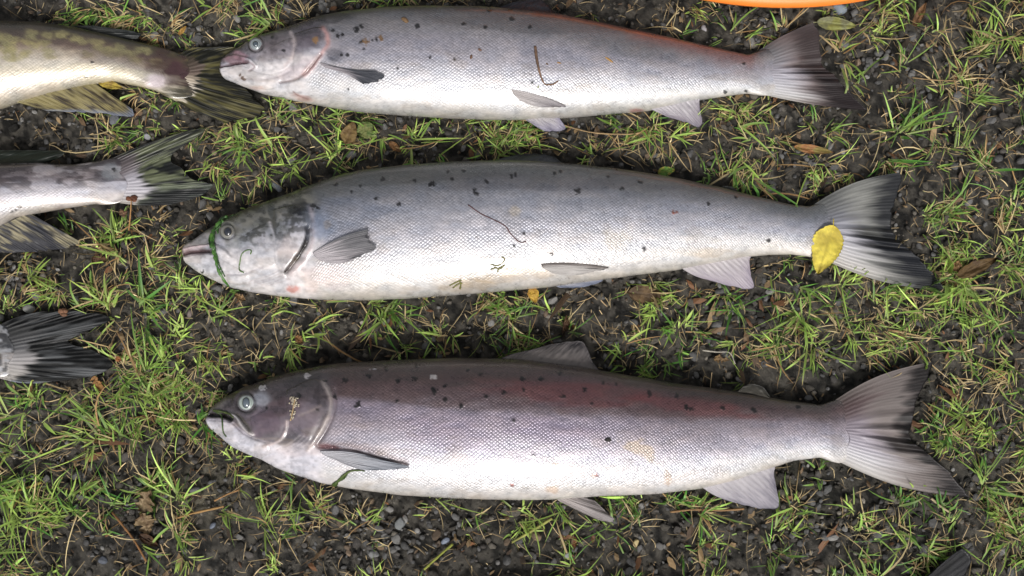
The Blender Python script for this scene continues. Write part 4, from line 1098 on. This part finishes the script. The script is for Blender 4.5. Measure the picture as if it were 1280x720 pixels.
leaf(708, 407, 9, 20, 10, (112, 80, 50), (90, 62, 40), 'dark brown scrap in front of the bottom salmon back fin', lift=.005, seed=24, ragged=1.0, stalk=0, curl=.3)
leaf(124, 325, 20, 14, 10, (112, 76, 50), (84, 58, 40), 'dark brown crumpled leaf in grass below the striped green tail', lift=.008, seed=25, ragged=1.0, stalk=0, curl=.3)
leaf(300, 372, 16, 8, 30, (168, 132, 84), (124, 92, 58), 'tan scrap in grass below the middle salmon throat', lift=.008, seed=26, ragged=1.0, stalk=0, curl=.3)


def strand(name, label, cat, *a, **k):
    return tag(tube(name, *a, **k), label, cat, k.get('group_'))


tw = tube('twig', [(669, 58), (671, 74), (675, 92), (680, 104), (684, 106), (692, 105), (698, 101)], .0012, (118, 92, 74), M_TWIG, F1, rgb2=(80, 62, 50), taper=(1.25, .45), seed=1)
tag(tw, 'bent brown twig lying across the top salmon side', 'twig')
tw = tube('stem', [(585, 256), (601, 267), (620, 276), (632, 283), (638, 292), (646, 300), (651, 303), (658, 302)], .0006, (92, 62, 62), M_TWIG, F2, rgb2=(66, 44, 46), taper=(.8, .8), seed=2, n=40)
tag(tw, 'thin dark red stem lying across the middle salmon side', 'twig')
al = empty('alga_strand', (0, 0, 0)); al.location = at(272, 315, .04)
tube('frond', [(279, 276), (270, 284), (265, 294), (266, 308), (269, 322), (272, 335), (278, 347), (286, 358)], .0013, (46, 88, 28), M_ALGA, F2, parent=al, rgb2=(78, 122, 46), taper=(1.9, .8), seed=3, flatten=.5, n=60, rough=.5)
tube('frond', [(284, 270), (272, 278), (268, 290), (267, 304), (270, 318), (274, 332), (281, 346)], .0011, (60, 104, 36), M_ALGA, F2, parent=al, rgb2=(34, 64, 20), taper=(1.3, .5), seed=4, lift=.0008, n=60, rough=.5)
tube('frond', [(292, 269), (280, 275), (273, 284), (272, 292)], .0012, (48, 88, 30), M_ALGA, F2, parent=al, rgb2=(34, 64, 20), taper=(.8, .8), seed=5, n=24)
tube('frond', [(276, 282), (262, 296), (263, 310)], .0011, (44, 84, 28), M_ALGA, F2, parent=al, rgb2=(34, 64, 20), taper=(.9, .6), seed=6, n=24, lift=.0005)
tag(al, 'dark green waterweed draped over the middle salmon head behind its mouth', 'waterweed')
tw = tube('weed_thread', [(305, 341), (299, 337), (300, 327), (302, 318), (308, 313), (314, 313), (313, 318)], .00055, (92, 122, 62), M_ALGA, F2, rgb2=(70, 100, 44), seed=7, n=36)
tag(tw, 'thin curled green thread on the middle salmon cheek', 'waterweed')
al = empty('weed_sprig', (0, 0, 0)); al.location = at(625, 332, .05)
for k, pts in enumerate([[(612, 330), (620, 332), (627, 330), (631, 324), (627, 321)], [(618, 334), (625, 336), (630, 332)], [(622, 340), (624, 335), (632, 331)], [(613, 337), (621, 334)]]):
    tube('frond', pts, .0007, (122, 118, 66), M_ALGA, F2, parent=al, rgb2=(96, 92, 48), seed=8 + k, n=20)
tag(al, 'small olive weed sprig stuck to the middle salmon belly', 'waterweed')
al = empty('weed_sprig', (0, 0, 0)); al.location = at(572, 354, .04)
for k, pts in enumerate([[(562, 357), (570, 353), (577, 350)], [(566, 360), (573, 355), (578, 354)], [(575, 361), (576, 355), (574, 351)]]):
    tube('frond', pts, .0007, (128, 126, 60), M_ALGA, F2, parent=al, rgb2=(96, 96, 46), seed=18 + k, n=20)
tag(al, 'yellowish weed sprig low on the middle salmon belly', 'waterweed')
al = empty('weed_sprig', (0, 0, 0)); al.location = at(432, 596, .03)
tube('frond', [(417, 606), (424, 600), (430, 594), (438, 589), (448, 588), (456, 589)], .0013, (62, 84, 34), M_ALGA, F3, parent=al, rgb2=(92, 104, 48), taper=(1.4, .4), seed=22)
tube('frond', [(420, 607), (422, 602), (430, 598), (434, 593)], .0012, (44, 64, 26), M_ALGA, F3, parent=al, rgb2=(70, 90, 40), taper=(1.2, .5), seed=23)
tag(al, 'dark green weed sprig under the bottom salmon breast fin', 'waterweed')
al = empty('weed_sprig', (0, 0, 0)); al.location = at(277, 525, .03)
tube('frond', [(268, 514), (274, 517), (277, 520), (278, 530), (279, 540), (283, 546)], .0008, (70, 92, 44), M_ALGA, F3, parent=al, rgb2=(50, 70, 30), seed=25, n=24)
tube('frond', [(267, 513), (275, 514), (286, 517), (292, 522)], .0012, (76, 88, 42), M_ALGA, F3, parent=al, rgb2=(54, 66, 30), seed=26, n=24)
tag(al, 'green weed hanging from the bottom salmon mouth', 'waterweed')

# seed head on the cheek of the bottom salmon
sh = empty('seed_head', (0, 0, 0)); sh.location = at(366, 512, .05)
tube('stem', [(369, 498), (367, 508), (365, 518), (363, 526)], .0007, (150, 128, 96), M_TWIG, F3, parent=sh, seed=30, n=16, lift=.0006)
sv, sf = ico(1)
SEED = None
for k in range(48):
    y = 509 + rng.uniform(-13, 14); x = 367 + .12 * (509 - y) + rng.normal(0, 3.4 - .10 * abs(y - 504))
    z = float(F3.z(x, y)[0])
    if SEED is None:
        SEED = mk('seed', sv * np.array([.0012, .0007, .0006]), sf, M_TWIG, sh, np.tile(lin(170, 160, 142), (len(sv), 1)))
        s_ob = SEED
    else:
        s_ob = SEED.copy(); C.objects.link(s_ob)
    s_ob.location = Vector(at(x, y, z + .0009)); s_ob.rotation_euler = (rng.normal(0, .3), rng.normal(0, .3), R(60) + rng.normal(0, .8))
tag(sh, 'pale tan seed head stuck on the bottom salmon cheek', 'seed head')

# brown dried flower heads on the left tails
def bud(px, py, r, rgb, label, stem=None, seed=0, zt=.014):
    b = empty('dried_flower', (0, 0, 0)); b.location = at(px, py, zt)
    g = np.random.default_rng(seed)
    v0, f0 = ico(2)
    for k in range(9):
        v = v0 * (1 + .5 * (vnoise(v0[:, 0] * 2.5 + k, v0[:, 1] * 2.5 + v0[:, 2] * 2, seed + k) - .5))[:, None] * r * .00078 * g.uniform(.3, .55)
        c = at(px + g.normal(0, r * .38), py + g.normal(0, r * .38), zt + g.uniform(0, .003))
        mk('petal', v * np.array([1, .8, .6]) + c, f0, M_LEAF, b, np.tile(lin(*rgb) * g.uniform(.6, 1.3), (len(v), 1)))
    if stem:
        tube('stem', [(x, y, z) for x, y, z in stem], .0007, (150, 112, 70), M_TWIG, parent=b, raw=True, n=14, seed=seed)
    tag(b, label, 'dried flower')
bud(78, 391, 8, (124, 88, 64), 'round rusty flower head on the ragged black tail', seed=71)
bud(165, 247, 8, (108, 66, 44), 'dark brown flower head hanging on the striped green tail', stem=[(164, 250, .016), (163, 268, .012), (161, 288, .006)], seed=72, zt=.011)
bud(155, 266, 6, (112, 84, 62), 'small brown flower head just below the striped green tail', seed=73, zt=.007)

# loose stalks on the ground
for k, (pts, r, c1, lab) in enumerate([
        ([(140, 640), (152, 655), (168, 676), (183, 702)], .0011, (138, 100, 62), 'straight brown stalk left of the crumpled tan leaves'),
        ([(8, 616), (30, 611), (52, 603)], .0011, (172, 146, 84), 'straw stalk on bare soil at the left edge'),
        ([(220, 648), (240, 642), (262, 637), (280, 633)], .0010, (168, 132, 84), 'pale tan stalk left of the dry mud patch bottom'),
        ([(268, 626), (284, 618), (300, 612)], .0008, (168, 128, 84), 'pale tan stalk on the dry grey mud patch'),
        ([(838, 640), (868, 637), (900, 638), (930, 636)], .0010, (164, 128, 88), 'long tan stalk below the bottom salmon anal fin'),
        ([(690, 152), (736, 165), (780, 168), (800, 166)], .0007, (176, 148, 108), 'pale straw between top and middle salmon bellies'),
        ([(560, 172), (530, 182), (506, 186), (494, 184)], .0007, (160, 130, 90), 'long straw right of the brown leaf below the top salmon'),
        ([(1140, 97), (1166, 100), (1196, 101)], .0006, (160, 134, 96), 'thin straw on the gravel right of the top salmon tail'),
        ([(878, 438), (896, 440), (912, 441), (919, 455)], .0007, (178, 172, 158), 'bent pale straw above the bottom salmon back'),
        ([(530, 712), (552, 692), (566, 680)], .0012, (150, 156, 72), 'yellow green grass stalk at the bottom edge below the bottom salmon'),
        ([(1164, 623), (1176, 633), (1188, 641)], .0010, (188, 170, 136), 'pale straw at the lower tip of the bottom salmon tail'),
        ([(640, 678), (664, 664), (690, 648)], .0012, (168, 168, 92), 'pale green stalk left of the bottom salmon pelvic fin')]):
    tw = tube('grass_stalk', [(x, y) for x, y in pts], r, c1, M_DRY, None, rgb2=tuple(int(v * .8) for v in c1), seed=80 + k, lift=.006, n=20)
    tag(tw, lab, 'stalk', 'loose dry stalks')

# crumbs on the fish
for k, (fi, px, py, a, b, ang, rgb, lab) in enumerate([
        (F1, 506, 25, 6, 4, 30, (104, 82, 58), 'brown leaf crumb on the top salmon back'), (F1, 600, 62, 3.6, 2.4, 20, (100, 76, 64), 'upper reddish crumb on the top salmon side, near mid body'),
        (F1, 589, 71, 4.4, 1.9, 100, (98, 74, 60), 'lower reddish crumb on the top salmon side, near mid body'), (F1, 684, 80, 3.4, 1.3, 30, (92, 72, 54), 'short dark splinter beside the bent twig'),
        (F1, 699, 78.5, 5, 1.2, 8, (146, 110, 62), 'thin tan splinter right of the bent twig'), (F1, 762, 75, 8.5, 2.0, 38, (160, 122, 66), 'longer tan splinter on the rear of the top salmon'),
        (F1, 673, 108, 3.2, 1.2, -60, (128, 136, 70), 'green grass scrap beneath the bent twig'), (F3, 760, 550, 4.6, 4.2, 30, (46, 44, 42), 'round dark seed on the bottom salmon side')]):
    z = float(fi.z(px, py)[0])
    g = stone_shape(ico(2)[0], 1.0, 1.0, 300 + k) * np.array([a, b, min(a, b) * .7]) * .00074
    c, s = math.cos(R(-ang)), math.sin(R(-ang))
    v = np.stack([g[:, 0] * c - g[:, 1] * s, g[:, 0] * s + g[:, 1] * c, g[:, 2]], 1) + at(px, py, z + min(a, b) * .00025)
    o = mk('crumb', v, ico(2)[1], M_TWIG, col=np.tile(lin(*rgb), (len(v), 1)))
    tag(o, lab, 'plant debris', 'bits of debris on the fish')


# ------------------------------------------------------------------ grass
GMAP = ["55586226887533335753564541363797", "00000410000000000000000331522697", "00003100000000000000000000412367", "34447625655532345334568536415356",
        "24742379889862377575786753554754", "00000068662000000000038887515755", "0001414410000000000000000000" + "8689", "003785" + "0" * 22 + "6778",
        "3248861" + "0" * 14 + "11123888856", "52388657873677564563642338999854", "00559888861246887388653688788676", "00278876520000000054444532000897",
        "7677776" + "0" * 22 + "996", "4688685" + "0" * 22 + "873", "379844674" + "0" * 15 + "66200346", "48852647642412565446653276533377",
        "58411536552412565225532552146678", "76312533522111111243244641136477"]
GM = np.array([[int(ch) for ch in row] for row in GMAP], float)


def density(px, py):
    ix = np.clip((px // 40).astype(int), 0, 31); iy = np.clip((py // 40).astype(int), 0, 17)
    d = GM[iy, ix]
    out = (px < 0) | (px > 1280) | (py < 0) | (py > 720)
    return np.where(out, 10 * sstep(.35, .75, fbm(px / 120, py / 120, 3, 71)), d)


NSEG = 5


def blades(base, az, el, ln, wd, droop, twist):
    """V-folded tapering blades; returns verts (N, NSEG+1, 3, 3) flattened and faces"""
    n = len(az)
    t = np.linspace(0, 1, NSEG + 1)
    e = el[:, None] - droop[:, None] * t[None] ** 1.3
    azs = az[:, None] + twist[:, None] * t[None] ** 1.5
    step = ln[:, None] / NSEG
    dx, dy, dz = np.cos(e) * np.cos(azs) * step, np.cos(e) * np.sin(azs) * step, np.sin(e) * step
    X = base[:, None, 0] + np.concatenate([np.zeros((n, 1)), np.cumsum(dx, 1)[:, :-1]], 1)
    Y = base[:, None, 1] + np.concatenate([np.zeros((n, 1)), np.cumsum(dy, 1)[:, :-1]], 1)
    Z = base[:, None, 2] + np.concatenate([np.zeros((n, 1)), np.cumsum(dz, 1)[:, :-1]], 1)
    prof = np.array([0.62, 0.95, 1.0, 0.86, 0.55, 0.06])
    w = wd[:, None] * prof[None]
    sx, sy = -np.sin(azs), np.cos(azs)
    cam_roll = rng.normal(0, .5, n)[:, None]
    cr, sr = np.cos(cam_roll), np.sin(cam_roll)
    V = np.empty((n, NSEG + 1, 3, 3))
    up = 0.30 * w
    for k, sgn in enumerate((-1, 0, 1)):
        V[:, :, k, 0] = X + sgn * w * sx * cr
        V[:, :, k, 1] = Y + sgn * w * sy * cr
        V[:, :, k, 2] = Z + (up if sgn else 0) + sgn * w * sr * .8
    gzz = ground_z(V[..., 0], V[..., 1]) + .0006
    V[..., 2] = np.maximum(V[..., 2], gzz)
    q = proj(V.reshape(-1, 3))
    blk = blocked(q[0], q[1]).reshape(V.shape[:3])
    V[..., 2] = np.where(blk, np.minimum(V[..., 2], gzz + .004), V[..., 2])
    i = np.arange(n)[:, None, None] * (NSEG + 1) * 3
    s_, k_ = np.meshgrid(np.arange(NSEG), np.arange(2), indexing='ij')
    a = i + (s_ * 3 + k_)[None]
    F = np.stack([a, a + 1, a + 4, a + 3], -1).reshape(-1, 4)
    return V.reshape(-1, 3), F


def make_grass():
    # candidate tufts, thicker in the picture than around it
    N = 15500
    cx = rng.uniform(-340, 1620, N); cy = rng.uniform(-260, 980, N)
    jx, jy = cx + rng.normal(0, 9, N), cy + rng.normal(0, 9, N)
    d = density(jx, jy)
    inside = (cx > -60) & (cx < 1340) & (cy > -60) & (cy < 780)
    clump = sstep(.30, .62, fbm(cx / 34, cy / 34, 2, 73))
    keep = rng.random(N) < (d / 9.0) ** 1.15 * np.where(inside, .52, .34) * (.04 + 1.2 * clump)
    cx, cy, d = cx[keep], cy[keep], d[keep]
    keep = ~blocked(cx, cy)
    cx, cy, d = cx[keep], cy[keep], d[keep]
    n = len(cx)
    big = np.exp(rng.normal(0, .26, n)) * (1 + .40 * np.exp(-((cx - 90) / 130) ** 2 - ((cy - 610) / 110) ** 2) + .35 * np.exp(-((cx - 1210) / 80) ** 2 - ((cy - 60) / 70) ** 2))
    dryness = np.clip(rng.normal(.36, .24, n) + .22 * (fbm(cx / 90, cy / 90, 2, 75) - .5) * 2 + .12 * (cy < 200), 0, 1)
    hue = np.clip(rng.normal(.5, .25, n) + .5 * (fbm(cx / 160, cy / 160, 2, 78) - .5), 0, 1)
    ns = rng.integers(2, 5, n)
    ti = np.repeat(np.arange(n), ns)
    m = len(ti)
    P = ground_at(cx[ti], cy[ti])
    lean = 2 * np.pi * 1.6 * fbm(cx / 110, cy / 110, 2, 76)
    saz = lean[ti] + rng.normal(0, 1.25, m)
    # shoots leave the crown at the ground, leaves splay from the shoot
    sl = rng.uniform(.001, .010, m) * big[ti]
    sel = R(1) * rng.uniform(8, 50, m)
    S = P + np.stack([np.cos(saz) * np.cos(sel) * sl, np.sin(saz) * np.cos(sel) * sl, np.sin(sel) * sl], 1)
    S[:, 2] = np.maximum(S[:, 2], ground_z(S[:, 0], S[:, 1]))
    nl = rng.integers(4, 8, m)
    bi = np.repeat(np.arange(m), nl)
    k = len(bi)
    az = saz[bi] + rng.normal(0, .8, k)
    S2 = S[bi] + np.column_stack([rng.normal(0, .0028, (k, 2)), np.zeros(k)])
    el = R(1) * np.clip(rng.normal(33, 17, k), 2, 80)
    ln = np.clip(np.exp(rng.normal(math.log(.0140), .50, k)), .004, .046) * big[ti[bi]]
    wd = np.clip(rng.normal(.00068, .00024, k), .00030, .0015) * np.sqrt(big[ti[bi]])
    droop = R(1) * rng.uniform(5, 85, k)
    tw = rng.normal(0, .42, k)
    dr = rng.random(k) < dryness[ti[bi]] * .95
    el = np.where(dr, el * .55, el)
    return S2, az, el, ln, wd * np.where(dr, .66, 1), droop, tw + np.where(dr, rng.normal(0, .5, k), 0), dr, hue[ti[bi]], k


B_, az_, el_, ln_, wd_, dp_, tw_, dr_, hu_, nb_ = make_grass()
tt = np.linspace(0, 1, NSEG + 1)[None, :, None]


def blade_col(sel, dry):
    k = int(sel.sum())
    h = np.clip(hu_[sel] + rng.normal(0, .18, k), 0, 1)[:, None, None]
    if dry:
        c = lin(196, 178, 134) * (1 - h) + lin(154, 132, 94) * h
        c = c * rng.uniform(.55, 1.25, k)[:, None, None] * np.ones_like(tt)
        c = np.where(rng.random(k)[:, None, None] < .22, c * np.array([.7, .56, .46]), c)
    else:
        c = lin(68, 114, 42) * (1 - h) + lin(160, 184, 90) * h
        c = c * np.exp(rng.normal(-.03, .34, k))[:, None, None]
        b = np.clip(1 - tt / .30, 0, 1) * .5
        c = c * (1 - b) + lin(178, 178, 126) * b
        tip = np.clip((tt - .78) / .2, 0, 1) * (rng.random(k) < .35)[:, None, None]
        c = c * (1 - tip) + lin(176, 146, 88) * tip
    return np.repeat(c[:, :, None, :], 3, 2).reshape(-1, 3)


for nm, s_, dry, mt in (('grass', ~dr_, False, M_GRASS), ('dry_grass', dr_, True, M_DRY)):
    V, F = blades(B_[s_], az_[s_], el_[s_], ln_[s_], wd_[s_], dp_[s_], tw_[s_])
    o = mk(nm, V, F, mt, col=blade_col(s_, dry))
    o['kind'] = 'stuff'
    tag(o, 'short green tufts of grass growing through the damp soil' if not dry else 'straw coloured dead blades among the green grass tufts', 'grass')
print('BLADES', nb_)


def thatch():
    """flattened dead straw and fibres, thickest where the grass grows"""
    N = 17000
    x = rng.uniform(-80, 1360, N); y = rng.uniform(-80, 800, N)
    d = density(x + rng.normal(0, 14, N), y + rng.normal(0, 14, N))
    k = (rng.random(N) < .10 + .75 * d / 9.0) & ~blocked(x, y)
    x, y = x[k], y[k]; n = len(x)
    P = ground_at(x, y); P[:, 2] += rng.uniform(.0010, .006, n)
    ln = np.clip(np.exp(rng.normal(math.log(.010), .55, n)), .003, .040)
    V, F = blades(P, rng.uniform(0, 2 * np.pi, n), R(1) * rng.normal(4, 10, n), ln, rng.uniform(.00018, .00050, n), R(1) * rng.normal(8, 16, n), rng.normal(0, .7, n))
    t = rng.random((n, 1))
    c = (lin(178, 160, 122) * (1 - t) + lin(112, 92, 66) * t) * np.exp(rng.normal(0, .35, (n, 1)))
    o = mk('thatch', V, F, M_DRY, col=np.repeat(c, (NSEG + 1) * 3, 0))
    o['kind'] = 'stuff'
    tag(o, 'flattened dead straw fibres lying on the soil between the tufts', 'dead grass')


thatch()


# ------------------------------------------------------------------ litter: tiny brown flakes and rootlets in the soil
def litter():
    N = 5200
    x = rng.uniform(-120, 1400, N); y = rng.uniform(-100, 820, N)
    k = ~blocked(x, y) & (rng.random(N) < .25 + .75 * sstep(.4, .65, fbm(x / 50, y / 50, 2, 87)))
    x, y = x[k], y[k]
    n = len(x)
    P = ground_at(x, y); P[:, 2] += rng.uniform(.001, .005, n)
    L = np.exp(rng.normal(math.log(.0028), .6, n)); W = np.clip(L * rng.uniform(.12, .55, n), .0004, .003)
    a = rng.uniform(0, 6.28, n); tl = rng.normal(0, .35, n); t2 = rng.normal(0, .4, n)
    dx = np.stack([np.cos(a), np.sin(a), tl], 1) * L[:, None]; dy = np.stack([-np.sin(a), np.cos(a), t2], 1) * W[:, None]
    mid = np.zeros((n, 3)); mid[:, 2] = W * .5
    V = np.stack([P - dx, P - .3 * dx + dy, P + .4 * dx + .8 * dy + mid, P + dx, P + .3 * dx - dy, P - .5 * dx - .7 * dy + mid, P + mid], 1).reshape(-1, 3)
    b = np.arange(n)[:, None] * 7
    F = np.vstack([b + np.array([[i, (i + 1) % 6, 6]]) for i in range(6)])
    pal = np.stack([lin(104, 84, 62), lin(78, 62, 48), lin(146, 122, 88), lin(60, 50, 40), lin(112, 78, 52)])
    c = pal[rng.integers(0, 5, n)] * rng.uniform(.6, 1.2, n)[:, None]
    o = mk('leaf_litter', V, F, M_LEAF, col=np.repeat(c, 7, 0), smooth=False)
    o['kind'] = 'stuff'
    tag(o, 'fine brown leaf litter strewn over the soil', 'leaf litter')


litter()


def crumbs():
    """loose crumbs of dark soil, the roughness of the bare ground"""
    N = 19000
    x = rng.uniform(-60, 1340, N); y = rng.uniform(-60, 780, N)
    k = ~blocked(x, y) & (rng.random(N) < .35 + .65 * sstep(.35, .6, fbm(x / 40, y / 40, 2, 89)))
    x, y = x[k], y[k]; n = len(x)
    P = ground_at(x, y)
    v0, f0 = ico(1)
    r = np.clip(np.exp(rng.normal(math.log(.0017), .5, n)), .0007, .0055)
    V = np.tile(v0[None], (n, 1, 1)) * (1 + rng.normal(0, .22, (n, len(v0), 1)))
    V = V * (r[:, None] * np.stack([np.ones(n), rng.uniform(.6, 1, n), rng.uniform(.45, .8, n)], 1))[:, None, :]
    a = rng.uniform(0, 6.28, n); c, q = np.cos(a)[:, None], np.sin(a)[:, None]
    V = np.stack([V[..., 0] * c - V[..., 1] * q, V[..., 0] * q + V[..., 1] * c, V[..., 2]], -1) + P[:, None]
    V[..., 2] += (r * .25)[:, None] + .0006
    t = fbm(x / 60, y / 60, 2, 90)[:, None]
    col = (lin(60, 57, 52) * (1 - t) + lin(92, 87, 79) * t) * np.exp(rng.normal(.1, .6, n))[:, None]
    F = (f0[None] + (np.arange(n) * len(v0))[:, None, None]).reshape(-1, 3)
    o = mk('soil_crumbs', V.reshape(-1, 3), F, M_SOIL, col=np.repeat(col, len(v0), 0))
    o['kind'] = 'stuff'
    tag(o, 'loose dark crumbs of damp soil covering the bare ground', 'soil')


crumbs()
